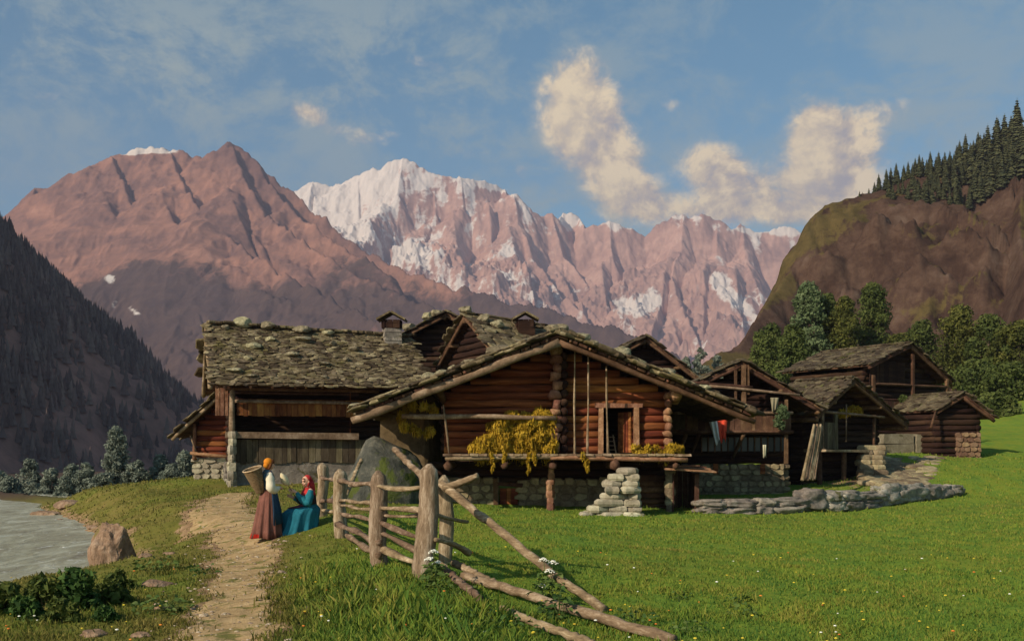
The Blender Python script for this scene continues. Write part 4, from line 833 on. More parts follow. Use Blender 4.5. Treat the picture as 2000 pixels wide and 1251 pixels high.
# ------------------------------------------------------------------ stone house with wooden gallery, on the left
def left_house():
    zb = .3; Rl = W(405, 634, 44.3); Ef = W(412, 750, 41.0); iv = nrm((Rl-Ef)[:2]); b2 = np.array([iv[1], -iv[0]]); b = np.array([*b2, 0.]); i3 = np.array([*iv, 0.]); L = 8.95
    root = thing('stone_farmhouse', 'mossy-roofed farmhouse on the left with a plank gallery over a plastered ground floor', 'farmhouse', (Rl[0]+b[0]*L/2, Rl[1]+b[1]*L/2, zb))
    Eb = Rl+i3*np.linalg.norm((Rl-Ef)[:2])+[0, 0, Ef[2]-Rl[2]]; dr = np.array([0, 0, -.28]); rf = MB(50); dk = MB(51)
    slabs(rf, Rl, Rl+b*L+dr, Ef+b*L, Ef, 30, 26, .022, .12, jit=.24, lift=.03); slabs(rf, Rl, Rl+b*L+dr, Eb+b*L, Eb, 9, 16, .05)
    for E in (Ef, Eb): deck(dk, Rl, Rl+b*L+dr, E+b*L, E)
    for k in range(26): rf.chunk(Rl+(b*L+dr)*(k+.5)/26+[0, 0, .1+.05*rf.r.rand()], b*.24, i3*.25, np.array([0, 0, .06]), n=6, jit=.25)
    rf.build('roof', M_SLAB, root); dk.build('roof_boards', M_BROWN, root)
    for E in (Ef, Eb):
        m = MB(52); m.log(Rl-b*.03-[0, 0, .15], E-b*.03-[0, 0, .15], .08, .08, 8, wob=.12); m.build('verge_beam', M_GREY, root, True)
    N = i3
    def pt(px, py, w): return ray(px, py, Ef+i3*w, N)
    def bar(px0, py0, px1, py1, w, rad, mat, name='beam', round_=True, th=None):
        a, c = pt(px0, py0, w), pt(px1, py1, w); m = MB(int(px0+py0)); 
        if round_: m.log(a, c, rad, rad*.95, 8)
        else: m.beam(a, c, th or rad*2, rad*2, jit=.015)
        return m.build(name, mat, root, round_)
    w0 = 1.0; zt = pt(500, 760, w0)[2]
    end = Ef+b*(L-.3)
    def seg(px0, px1, w): return pt(px0, 900, w)[:2], pt(px1, 900, w)[:2]
    # ground floor, plastered rubble
    a, c = seg(456, 720, w0+.12); c = (Ef+b*(L-.4)+i3*(w0+.12))[:2]; z1 = pt(560, 902, w0+.12)[2]
    m = MB(53); n = 14; V = []
    ii = i3[:2]
    for j in range(n+1):
        p = a+(c-a)*j/n
        for q, (zz, off) in enumerate(((zb-.5, 0), (zb+.35, .02), (z1, 0), (z1, .5))): V.append((*(p-ii*m.r.uniform(0, .05)*(q < 3)+ii*off*1.0), zz+(m.r.uniform(-.05, .05) if q > 1 else 0)))
    m.add(V, [(j*4+q, (j+1)*4+q, (j+1)*4+q+1, j*4+q+1) for j in range(n) for q in range(3)]); m.build('plaster_wall', M_GSTONE, root)
    lw, rw = (Ef+b*.9+i3*1.2)[:2], (Ef+b*(L-.5)+i3*1.2)[:2]; dep = 4.6
    for p in (lw, rw):
        m = MB(54); masonry(m, p, p+ii*dep, zb-.5, z1, .4); m.build('stone_side_wall', M_GSTONE, root)
        m = MB(55); logwall(m, p, p+ii*dep, z1, lambda s: zt, .26); m.build('wall', M_DARK, root, True)
    m = MB(56); logwall(m, lw+ii*1.8, rw+ii*1.8, z1, lambda s: zt+1, .26); m.build('inner_wall', M_DARK, root, True)
    m = MB(57); masonry(m, lw+ii*dep, rw+ii*dep, zb-.5, zt, .4); m.build('stone_back_wall', M_GSTONE, root)
    sl = (Rl[2]-Ef[2])/np.linalg.norm((Rl-Ef)[:2])
    m = MB(58); logwall(m, lw, lw+ii*(dep), zt, lambda s: Ef[2]+sl*min(s*dep+1.2, 2*3.48-(s*dep+1.2))-.2, .26); m.build('wall', M_DARK, root, True)
    # gallery floor + boards
    fz = pt(560, 848, w0)[2]; m = MB(59); a_, c_ = seg(446, 700, w0)
    q0, q1 = a_, c_; m.add([(*q0, fz-.1), (*q1, fz-.1), (*(q1+ii*2), fz-.1), (*(q0+ii*2), fz-.1), (*q0, fz), (*q1, fz), (*(q1+ii*2), fz), (*(q0+ii*2), fz)], MB.BF); m.build('gallery_floor', M_BROWN, root)
    m = MB(60); p0, p1 = seg(458, 740, w0+.06); planks(m, p0, p1, pt(560, 900, w0)[2], pt(560, 858, w0)[2], .24, .04, .02, lo=.12); m.build('lower_boards', M_OLDP, root)
    m = MB(61); p0, p1 = seg(462, 740, w0+.30); planks(m, p0, p1, pt(560, 811, w0+.3)[2], pt(560, 780, w0+.3)[2], .22, .04, .015, lo=.05); m.build('upper_boards', M_PLANK, root)
    bar(440, 848, 700, 852, w0-.1, .13, M_GREY, 'gallery_rail', False); bar(458, 783, 700, 787, w0+.12, .07, M_GREY, 'gallery_beam'); bar(458, 766, 700, 770, w0+.2, .06, M_BROWN, 'gallery_beam')
    bar(440, 758, 740, 763, w0-.2, .09, M_BROWN, 'wall_plate')
    m = MB(62); z = zb-.4; pc = pt(453, 900, w0-.15); zc = pt(453, 853, w0)[2]
    while z < zc: h = m.r.uniform(.22, .38); m.chunk((pc[0]+m.r.uniform(-.03, .03), pc[1], z+h/2), b*.16*m.r.uniform(.85, 1.25), i3*.2, np.array([0, 0, h*.54]), n=7, jit=.1); z += h
    m.build('stone_corner_pillar', M_STONE, root)
    m = MB(63); m.log((pc[0], pc[1], zc), (pc[0]+.02, pc[1], zt+.05), .13, .12, 8); m.build('corner_post', M_GREY, root, True)
    bar(684, 850, 684, 762, w0+.02, .13, M_RED, 'post', False, .2)
    m = MB(64); p0, p1 = seg(420, 446, w0+.4); planks(m, p0, p1, pt(432, 811, w0+.4)[2], pt(432, 757, w0+.4)[2], .2, .05, .03); m.build('corner_boards', M_END, root)
    for px in (424, 447, 532, 577, 598, 676, 725, 630, 490):
        a = pt(px, 754, .05); m = MB(px); m.log(a-[0, 0, .05], a+i3*1.4+[0, 0, .62], .06, .06, 6); m.build('rafter', M_END, root, True)
    # chimney with a little roofed cap
    n2 = nrm(np.cross(Ef-Rl, b)); cc = ray(768, 664, Rl, n2)+i3*.3; m = MB(65); zc0, zc1 = cc[2]-.4, CZ+(HY-642)*cc[1]/F
    for k in range(5): m.box((cc[0], cc[1], zc0+(zc1-zc0)*(k+.5)/5), (.74+.03*(k % 2), .7+.03*((k+1) % 2), (zc1-zc0)/5-.006), math.atan2(b[1], b[0]), jit=.02)
    ch = m.build('chimney', M_GSTONE, root); chimney_cap(ch, cc[0], cc[1], zc1, .62, .70)
    return root, Rl, n2, Ef, b, i3
def chimney_cap(par, x, y, z, w, h):
    m = MB(66)
    for sx in (-1, 1):
        for sy in (-1, 1): m.box((x+sx*w*.55, y+sy*w*.5, z+h*.25), (.1, .1, h*.5), jit=.01)
    [planks(m, (x+a_*w, y+b_*w), (x+c_*w, y+d_*w), z+h*.02, z+h*.55, .16) for a_, b_, c_, d_ in ((-.7, -.5, .7, -.5), (-.7, .5, .7, .5), (-.68, -.48, -.68, .48), (.68, -.48, .68, .48))]; m.build('cap_frame', M_DARK, par)
    m = MB(67)
    for sx in (-1, 1):
        a = np.array([x, y-w*.85, z+h*1.0]); e = np.array([x+sx*w*1.02, y-w*.85, z+h*.50]); d = np.array([0, w*1.7, 0]); nn = nrm(np.cross(e-a, d)); nn = nn if nn[2] > 0 else -nn
        m.hexa([a, a+d, e+d, e, a+nn*.08, a+d+nn*.08, e+d+nn*.08, e+nn*.08]) if sx < 0 else m.hexa([e, e+d, a+d, a, e+nn*.08, e+d+nn*.08, a+d+nn*.08+[0.01, 0, 0], a+nn*.08+[.01, 0, 0]])
    m.build('cap_roof', M_SLAB, par)
LH, lR, ln, lE, lb, li = left_house()
for j, (px, py, w, h, lab) in enumerate([(474, 634, .42, .30, 'large grey stone standing on the farmhouse ridge near its left end'), (521, 638, .34, .24, 'second grey stone along the farmhouse ridge'), (588, 645, .40, .20, 'low wide stone on the middle of the farmhouse ridge'), (640, 650, .26, .14, 'small stone on the farmhouse ridge right of the low wide one'),
        (496, 676, .30, .17, 'pale rounded stone on the upper left of the mossy farmhouse roof'), (528, 662, .24, .14, 'yellowish stone close under the ridge of the farmhouse roof'), (592, 662, .34, .14, 'pair-like humped stone under the middle of the farmhouse ridge'), (570, 692, .28, .15, 'pale stone in the centre of the mossy farmhouse roof'),
        (650, 670, .18, .12, 'small stone high on the right half of the farmhouse roof'), (484, 700, .20, .13, 'small stone left of centre, half way down the farmhouse roof'), (690, 681, .22, .13, 'stone on the farmhouse roof nearest the chimney'), (457, 723, .30, .12, 'broken whitish stone near the lower left corner of the farmhouse roof'),
        (490, 733, .24, .09, 'flat whitish stone just above the farmhouse eave at left'), (632, 709, .28, .08, 'thin flat stone on the lower middle of the farmhouse roof'), (676, 701, .15, .11, 'tiny bright stone on the right of the farmhouse roof'), (633, 736, .18, .09, 'small stone resting near the middle of the farmhouse eave'), (440, 640, .2, .14, 'small stone on the farmhouse roof at its top left corner')]):
    p = ray(px, py+4, lR, ln); roof_stone(p+[0, 0, .05], (w, w*.8, h), 200+j, lab, 'stones on the farmhouse roof')
def lean_to():
    root = thing('log_shed', 'lean-to log shed with a steep single roof against the left end of the farmhouse', 'shed', (-13.4, 45.2, .4)); Y = 44.4
    T = W(428, 768, Y); E = W(336, 852, Y); b = np.array([.15, 1, 0]); L = 3.2; dk = MB(70); rf = MB(71); deck(dk, T, T+b*L, E+b*L, E); slabs(rf, T, T+b*L, E+b*L, E, 7, 6, .04, .12); dk.build('roof_boards', M_BROWN, root); rf.build('roof', M_SLAB, root)
    m = MB(72); m.log(T-[0, .03, .14], E-[0, .03, .14], .08, .08, 8); m.build('verge_beam', M_GREY, root, True)
    x0, x1 = (386-1000)*(Y+.7)/F, (452-1000)*(Y+.7)/F; yy = Y+.7; zr = lambda s: T[2]+(E[2]-T[2])*((x0+(x1-x0)*s)-T[0])/(E[0]-T[0])-.15; zs = CZ+(HY-893)*yy/F
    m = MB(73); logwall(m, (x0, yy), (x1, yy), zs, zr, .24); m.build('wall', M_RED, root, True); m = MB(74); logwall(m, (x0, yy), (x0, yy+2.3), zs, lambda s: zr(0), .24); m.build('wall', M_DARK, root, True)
    m = MB(75); masonry(m, (x0, yy), (x1, yy), .2, zs-.02, .4); masonry(m, (x0, yy), (x0, yy+2.3), .2, zs-.02, .4); m.build('stone_base', M_STONE, root)
    m = MB(76); m.log((x0-.06, yy-.25, zs-.1), (x0-.06, yy-.25, zr(0)-.1), .09, .08, 8); m.build('corner_post', M_END, root, True); m = MB(77); m.log(W(372, 884, Y+.3), W(446, 892, Y+.3), .08, .08, 7); m.build('beam', M_END, root, True)
    m = MB(78); m.log(W(372, 850, Y+.2), W(383, 880, Y+.2), .04, .04, 6); m.build('brace', M_GREY, root, True)
lean_to()
# ------------------------------------------------------------------ houses behind and to the right
def back_houses():
    # tall dark gable behind the farmhouse
    r1, i1 = gable_house('timber_house', 'dark timber house whose reddish-edged gable stands behind the farmhouse chimney', W(872, 610, 52), W(742, 676, 52), W(1000, 676, 52), (0, 1), 6, .6, rows=9, cols=9, drop=0)
    # its neighbour turned to the left, with the sunlit roof side
    Pk = W(906, 614, 45); g = nrm((.44, -.9)); g3 = np.array([*g, 0]); n3 = np.array([-g[1], g[0], 0]); El = Pk-g3*3.3+[0, 0, -2.0]; Er = Pk+g3*3.2+[0, 0, -1.95]
    r2, i2 = gable_house('turned_timber_house', 'timber house turned sideways behind the chalet, its pale stone roof side in the sun', Pk, El, Er, n3[:2], 5.2, .2, rm=M_SLAB, rows=11, cols=10, drop=.45, fo=.5, wm=M_DARK)
    m = MB(80); cx, cy = (1026-1000)*45.2/F, 45.2; z1 = CZ+(HY-640)*45.2/F
    m.box((cx, cy, z1-.6), (.75, .7, 1.7), .2, jit=.02); c = m.build('chimney', M_DARK, r2); chimney_cap(c, cx, cy, z1, .55, .62)
    for j, (px, py, lab) in enumerate([(898, 608, 'stone block capping the peak of the turned timber house'), (945, 622, 'stone on the sunlit roof side of the turned timber house'), (972, 632, 'second stone along the sunlit roof of the turned timber house')]):
        nn = nrm(np.cross(Er-Pk, n3)); p = ray(px, py+6, Pk, nn) if j else Pk+n3*.1+[0, 0, .08]; roof_stone(p+[0, 0, .05], (.28, .24, .16), 300+j, lab, 'stones on the turned house')
    for j, (px, Y) in enumerate(((838, 52.3), (852, 52.3), (800, 52.3))):
        x = (px-1000)*Y/F; z = CZ+(HY-np.interp(px, [742, 872], [676, 610]))*Y/F; roof_stone((x, Y, z+.12), (.32, .3, .2), 310+j, ['mossy stone midway up the verge of the dark timber house behind the chimney', 'mossy stone at the top of the dark verge just left of the peak', 'mossy stone low on the verge of the dark timber house above the chimney cap'][j], 'stones on the dark timber house')
    gable_house('dark_barn', 'dark barn showing only its black gable above the right verge of the chalet', W(1263, 658, 50), W(1120, 735, 50), W(1392, 758, 50), (-.12, 1), 5.5, .8, 'barn', rows=9, cols=9, rm=M_SLABD)
back_houses()
def balcony_house():
    Y = 40.0; Pk = W(1450, 706, Y); El = W(1300, 775, Y); Er = W(1604, 796, Y); zb = .1; zs = CZ+(HY-905)*(Y+1.1)/F
    root, I = gable_house('balcony_house', 'brown timber house with a long balcony hung with washing, stone at its foot', Pk, El, Er, (0, 1), 4.4, zb, rows=9, cols=8, fo=1.1, so=(.4, 1.2), wm=M_DARK, zmid=zs, base=M_MASON)
    X = lambda px, y: (px-1000)*y/F; yb = 39.7; Z = lambda py, y: CZ+(HY-py)*y/F
    m = MB(90); planks(m, (X(1304, yb), yb), (X(1545, yb), yb), Z(842, yb), Z(809, yb), .2, .04, .012); m.build('balcony_boards', M_BROWN, root)
    m = MB(91); m.box((X(1425, yb), yb+.75, Z(843, yb)-.05), (X(1545, yb)-X(1304, yb), 1.45, .08)); m.build('balcony_floor', M_BROWN, root)
    for py, mt in ((806, M_GREY), (843, M_BROWN)):
        m = MB(py); m.log((X(1302, yb), yb-.07, Z(py, yb)), (X(1548, yb), yb-.07, Z(py, yb)), .06, .06, 7); m.build('balcony_rail', mt, root, True)
    m = MB(92); m.log((X(1385, yb), yb, Z(753, yb)), (X(1562, yb), yb, Z(771, yb)), .06, .05, 7); m.build('tie_beam', M_GREY, root, True)
    m = MB(93); m.log((X(1352, yb), yb, Z(746, yb)), (X(1470, yb), yb, Z(756, yb)), .05, .05, 7); m.build('tie_beam', M_BROWN, root, True)
    for px, a, c, w in ((1453, 712, 806, .15), (1437, 722, 790, .09), (1462, 712, 770, .07), (1536, 780, 905, .12)):
        m = MB(px); m.beam((X(px, yb+.05), yb+.1, Z(c, yb)), (X(px, yb+.05), yb+.1, Z(a, yb)), w, w, up=(0, 1, 0), jit=.015); m.build('post', M_BROWN, root)
    for px in (1340, 1365, 1452):
        m = MB(px); m.log((X(px, yb), yb, Z(848, yb)), (X(px-8, yb), yb+1.25, Z(895, yb)), .08, .07, 7); m.build('bracket', M_BROWN, root, True)
    m = MB(94)
    for k, px in enumerate(range(1372, 1530, 13)):
        m.box((X(px, yb+1.0), Y+.88, Z(867, Y)), (.05, .05, .62))
    m.build('window_bars', M_BROWN, root)
    m = MB(95); m.box((X(1452, Y+.95), Y+.93, Z(867, Y+.95)), (3.3, .04, .55)); m.build('window_row', rough_mat('dark_window', [(.008, .01, .01, 1), (.014, .02, .02, 1), (.02, .03, .03, 1)], 2, varamt=0, rough=.3, spec=.5), root)
    for px in (1398, 1490):
        m = MB(px+3); m.box((X(px, Y+.75), Y+.77, Z(915, Y+.75)), (.2, .06, .4), jit=.01); m.build('shutter', M_RED, root)
    m = MB(96); planks(m, (X(1306, 39.6), 39.62), (X(1338, 39.6), 39.62), Z(838, 39.6), Z(808, 39.6), .35, .03); solo('hanging_mat', m, M_OLDP, 'faded grey-brown mat hung over the left end of the balcony', 'mat', (X(1322, 39.6), 39.62, Z(838, 39.6)))
    # washing
    def cloth(px0, px1, pyt, pyb, y, col, label, cat, name='hung_cloth', skew=0, taper=.6):
        mt = rough_mat(name+'_fabric', [tuple(c*.75 for c in col)+(1,), col+(1,), tuple(min(1, c*1.15) for c in col)+(1,)], 6, varamt=0, bstr=.3); n, k = 12, 9; V = []
        for j in range(k+1):
            t = j/k
            for i in range(n+1):
                s = i/n; wd = 1-taper*t*.6; px = (px0+px1)/2+(px1-px0)*(s-.5)*wd+skew*t; py = pyt+(pyb-pyt)*t*(1-.18*s*(skew < 0)+.1*math.sin(s*7)); V.append(W(px, py, y+.05*math.sin(s*13+t*3)*(.3+t)))
        V = np.array(V); V2 = V+[0, .03, 0]; off = len(V); Fs = []
        for j in range(k):
            for i in range(n):
                a = j*(n+1)+i; Fs.append((a, a+1, a+n+2, a+n+1)); Fs.append((a+off, a+off+n+1, a+off+n+2, a+off+1))
        per = list(range(n+1))+[j*(n+1)+n for j in range(1, k+1)]+[k*(n+1)+i for i in range(n-1, -1, -1)]+[j*(n+1) for j in range(k-1, 0, -1)]
        for a, c in zip(per, per[1:]+per[:1]): Fs.append((a, a+off, c+off, c))
        b = MB(1); b.add(np.r_[V, V2], Fs); return solo(name, b, mt, label, cat, tuple(W((px0+px1)/2, pyb, y)), 'washing on the balcony', True)
    cloth(1380, 1398, 806, 864, 39.48, (.60, .585, .56), 'long pale blue-white cloth hanging from the balcony rail', 'cloth', skew=14)
    cloth(1392, 1422, 806, 860, 39.54, (.62, .07, .035), 'bright red cloth hanging beside the long pale one', 'cloth', skew=5, taper=1.1)
    cloth(1505, 1521, 776, 802, 39.5, (.22, .19, .12), 'dull yellowish cloth hanging from the tie beam under the right eave', 'cloth')
    cloth(1490, 1497, 868, 892, 39.7, (.5, .47, .33), 'small whitish rag hanging under the balcony', 'cloth', taper=.3)
    r = RNG(3); V, Fs, var = leaf_cloud(r, np.array([W(1527+r.uniform(-9, 9), y_, 39.3) for y_ in np.linspace(795, 832, 12)]), np.full(12, .16), 120, .05); o3 = W(1527, 840, 39.3); o = mkobj('hanging_plant', V-o3, Fs, M_LP, None, False, var, org=o3); o.location = tuple(o3); tag(o, 'green plant trailing over the right end of the balcony', 'plant')
    # bundle of old poles leaning against the corner
    m = MB(97)
    for k in range(8): m.log(W(1567+k*3.2, 938-2*(k % 3), 38.6+.05*k), W(1590+k*2.2, 828+3*(k % 3), 39.4+.05*k), .07, .05, 7, wob=.15)
    solo('pole_bundle', m, M_GREY, 'bundle of grey poles leaning against the right corner of the balcony house', 'poles', tuple(W(1580, 938, 38.6)))
balcony_house()
def right_barns():
    Pk = np.array([14.7, 44., 5.0]); El = np.array([12.6, 42.4, 3.36]); Er = np.array([18., 46.5, 3.1]); zb = .5
    root, I = gable_house('hay_barn', 'small hay barn with a slab roof and open loft right of the balcony house', Pk, El, Er, (-.6, .8), 2.9, zb, 'barn', rm=M_SLABD, rows=16, cols=9, fo=1.1, so=(.5, .9), zmid=.3, wm=M_DARK, th=.035)
    b, g = I['b'], I['g']; f = lambda s, w, z: Pk*[1, 1, 0]+g*s+b*w+[0, 0, z]
    m = MB(101); m.log(f(-2.1, .1, 3.55), f(2.4, .1, 3.4), .055, .05, 7); m.build('tie_beam', M_GREY, root, True)
    for s, mt, w in ((-2.0, M_GREY, .13), (-1.1, M_OLDP, .22), (1.7, M_BROWN, .12)):
        m = MB(int(s*10)+200); m.beam(f(s, .15, 1.95), f(s, .15, 3.5), w, .1, up=tuple(b), jit=.02); m.build('post', mt, root)
    m = MB(102); m.log(f(-.5, .05, 2.3), f(-.48, .05, 3.9), .03, .03, 6); m.build('upright_pole', M_GREY, root, True)
    m = MB(103); m.beam(f(-2.2, .4, 1.92), f(2.6, .4, 1.88), 1.1, .1, jit=.02); m.build('platform', M_GREY, root)
    for s in (-2., -.3, 1.6):
        m = MB(int(s*10)+230); m.log(f(s, .3, zb-.3), f(s, .3, 1.9), .12, .11, 8); m.build('stilt', M_BROWN, root, True)
    hay('small heap of ochre hay under the peak of the hay barn', [f(.3+.25*k, .5, 3.6+.12*math.sin(k)) for k in range(-2, 4)], [.24]*6, 130, 31, sz=.06)
    m = MB(104); planks(m, f(-2.4, .1, 0)[:2], f(-1.2, .15, 0)[:2], 2.0, 3.1, .25, .05); m.build('board_panel', M_OLDP, root)
    # long barn behind
    Pk = np.array([21.06, 54., 7.55]); El = np.array([18.3, 52.4, 6.3]); Er = np.array([23.9, 55.6, 5.65]); zb = 1.9
    root, I = gable_house('long_barn', 'long two-storey barn with a low slab roof, highest building on the right', Pk, El, Er, (-.5, .87), 6.2, zb, 'barn', th=.03, rm=M_SLABD, rows=15, cols=18, fo=.8, so=(.4, .4), zmid=1.6, wm=M_DARK, purl=False)
    b, g = I['b'], I['g']; f = lambda s, w, z: Pk*[1, 1, 0]+g*s+b*w+[0, 0, z]
    for z, s0, s1, w, rr in ((5.35, -2.9, 2.9, .0, .07), (4.55, -2.9, 2.9, -.1, .06), (3.75, -2.9, 2.9, -.2, .07)):
        m = MB(int(z*10)); m.log(f(s0, w, z), f(s1, w, z), rr, rr, 7); m.build('gallery_beam', M_BROWN, root, True)
    m = MB(110); planks(m, f(-2.9, -.12, 0)[:2], f(2.9, -.12, 0)[:2], 3.75, 4.5, .25, .04); m.build('gallery_boards', M_BROWN, root)
    m = MB(111); planks(m, f(-2.6, .5, 0)[:2], f(.1, .5, 0)[:2], 5.35, 6.6, .28, .04); m.build('gable_boards', M_DARK, root)
    m = MB(112); m.beam(f(0, .3, 3.72), f(0, .3, 3.66), 6, 1.3); m.build('gallery_floor', M_BROWN, root) if False else None
    for s in (-2.9, 0.1, 2.85):
        m = MB(int(s*10)+260); m.beam(f(s, 0, 3.6), f(s, 0, 5.8 if abs(s) > 1 else 7.0), .14, .14, up=tuple(b), jit=.015); m.build('post', M_BROWN, root)
    r = RNG(8); V, Fs, var = leaf_cloud(r, np.array([f(-1.1+.35*k+r.uniform(-.1, .1), -.35, 4.6-.2*(k % 3)) for k in range(5)]), np.full(5, .3), 130, .07); o3 = f(-.6, -.35, 3.9); o = mkobj('hanging_plant', V-o3, Fs, M_LG, None, False, var, org=o3); o.location = tuple(o3); tag(o, 'green leafy plant on the gallery of the long barn', 'plant')
    # retaining wall and rubble ramp below it
    m = MB(113)
    for (xa, ya, xb, yb, z0, z1, hh) in ((18.3, 50.9, 19.95, 51.3, 1.2, 2.76, .5), (20.08, 51.32, 21.5, 51.65, 1.3, 2.74, .5)):
        for k in range(3): m.beam((xa+.03*m.r.rand(), ya, z0+(k+.5)*(z1-z0)/3), (xb-.03*m.r.rand(), yb, z0+(k+.5)*(z1-z0)/3), .6+.04*m.r.rand(), (z1-z0)/3-.004, jit=.035)
    solo('retaining_wall', m, rough_mat('worn_block', [(.10, .08, .05, 1), (.2, .17, .11, 1), (.32, .28, .2, 1)], 2.2, bstr=1, bdist=.05, varamt=.2, patch=((.10, .09, .04, 1), 1.4, .58)), 'square grey retaining wall under the front of the long barn', 'wall', (19.8, 51.1, 1.3))
    m = MB(114); r = m.r
    for k in range(150):
        s = r.rand(); t = r.rand(); px = 1690+s*125+t*12; py = 948-(1-s)*0-58*t*(1-.45*s)-2; Y = 41.5+7.5*t; x = (px-1000)*Y/F; z = max(CZ+(HY-py)*Y/F, h1(x, Y)-.05)
        m.chunk((x, Y, z), np.array([r.uniform(.18, .5), 0, 0]), np.array([0, .25, .05]), np.array([0, 0, r.uniform(.05, .12)]), jit=.25, n=7)
    solo('rubble_ramp', m, M_MASON, 'sloping ramp of pale rubble and earth leading up to the retaining wall', 'rubble', tuple(W(1750, 945, 42)))
    # stone steps beside the hay barn
    m = MB(115)
    for k in range(8):
        Y = 43.4+.22*k; w = .55-.02*k; x = (1703-1000)*Y/F-.1*k*0; z = .55+.21*k
        for q in range(2): m.chunk((x-.3+.55*q+m.r.uniform(-.05, .05), Y, z), np.array([.34, 0, 0]), np.array([0, .3, 0]), np.array([0, 0, .13]), jit=.16, n=7)
    solo('stone_steps', m, M_MASON, 'rough reddish stone steps at the right corner of the hay barn', 'steps', (15., 43.5, .45))
    # little dark shed at far right
    Pk = W(1882, 768, 50); El = W(1836, 798, 50); Er = W(1944, 816, 50)
    root, I = gable_house('small_shed', 'little dark gabled shed standing on the meadow slope at far right', Pk, El+[-.2, 0, -.1], Er, (-.35, .94), 3.4, 1.2, 'shed', rm=M_SLABD, rows=7, cols=7, fo=.5, so=(.25, .5), wm=M_DARK, purl=False)
    m = MB(120); b, g = I['b'], I['g']; wr = I['wr']; masonry(m, (wr-g*1.15-b*.12)[:2], (wr+g*.05-b*.12)[:2], .9, 2.8, .35, (.3, .25)); m.build('stone_pier', rough_mat('reddish_masonry', [(.09, .05, .03, 1), (.2, .12, .07, 1), (.32, .22, .14, 1)], 2.5, varamt=.7, bstr=1), root)
    m = MB(121); m.log(W(1818, 835, 49.5), W(1828, 800, 50), .06, .06, 6); m.build('brace', M_BROWN, root, True)
right_barns()
# ------------------------------------------------------------------ steps, low wall, boulders
def chalet_steps():
    m = MB(130); r = m.r; n = 8
    for k in range(n):
        Yf = 31.3; x0 = np.interp(k, [0, 1, 2, 3, 4, 5, 6, 7], [1135, 1150, 1166, 1176, 1184, 1178, 1190, 1208]); x1 = np.interp(k, [0, 3, 5, 7], [1256, 1254, 1250, 1246]); X0, X1 = (x0-1000)*Yf/F, (x1-1000)*Yf/F; z = -.08+.195*k
        for row in range(2):
            x = X0+row*.15
            while x < X1-.08:
                w = min(r.uniform(.4, 1.0), X1-x); w = w if X1-x-w > .2 else X1-x
                m.chunk((x+w/2, Yf+.25+row*.6+r.uniform(-.06, .06), z+r.uniform(-.01, .01)), np.array([w*.53, 0, 0]), np.array([0, .36, 0]), np.array([r.uniform(-.01, .01), 0, .105]), jit=.15, n=8); x += w
    solo('stone_steps', m, M_STONE, 'bright pile of pale stone steps below the chalet doorway', 'steps', (3.1, 31.5, -.2))
chalet_steps()
def low_wall():
    P = [W(1362, 1003, 33.0), W(1470, 1003, 33.3), W(1560, 1000, 33.8), W(1640, 996, 34.6), W(1720, 990, 36.0), W(1800, 978, 38), W(1866, 966, 39.8)]; P = np.array(P); m = MB(131); r = m.r
    seg = np.r_[0, np.cumsum(np.linalg.norm(np.diff(P[:, :2], axis=0), axis=1))]; s = 0; tot = seg[-1]
    pos = lambda q: np.array([np.interp(q, seg, P[:, i]) for i in range(2)])
    while s < tot:
        w = r.uniform(.5, 1.1) if s < 6 else r.uniform(.9, 1.7); w = min(w, tot-s+.1); p = pos(s+w/2); q = pos(s+w/2+.1); d = nrm(np.array([*(q-p), 0])) if np.linalg.norm(q-p) > 1e-3 else np.array([.7, .7, 0]); nn = np.array([-d[1], d[0], 0]); h0 = np.interp(s, seg, P[:, 2])+.05; big = r.rand() < .5 or s > 7
        H_ = (np.interp(s, [0, 2.2, 3.6, 7, 10, 13], [.5, .5, .68, .64, .52, .38]))*r.uniform(.9, 1.08)
        if big: V, Fs = ico(3); 
        for (zz, hh, off) in (((.5, .46, 0),) if big else ((.2, .25, 0), (.56, .22, 0))):
            V, Fs = ico(3); sd = r.rand()*90; no = np.array([mnoise.fractal(Vector(v*1.7+sd), .8, 2.1, 5) for v in V]); U = np.sign(V)*np.abs(V)**.72; U = U/np.abs(U).max(0); U = U*(1+.34*no[:, None])
            a = d*w*.66; c = nn*.34; m.add(np.outer(U[:, 0], a)+np.outer(U[:, 1], c)+np.outer(U[:, 2], [0, 0, hh*H_/.78])+np.array([*p, h0-.06+zz*H_/.78+r.uniform(-.02, .02)]), Fs)
        s += w
    solo('dry_stone_wall', m, M_GSTONE, 'low grey dry-stone wall running along the edge of the meadow', 'wall', tuple(P[2]), smooth=True)
low_wall()
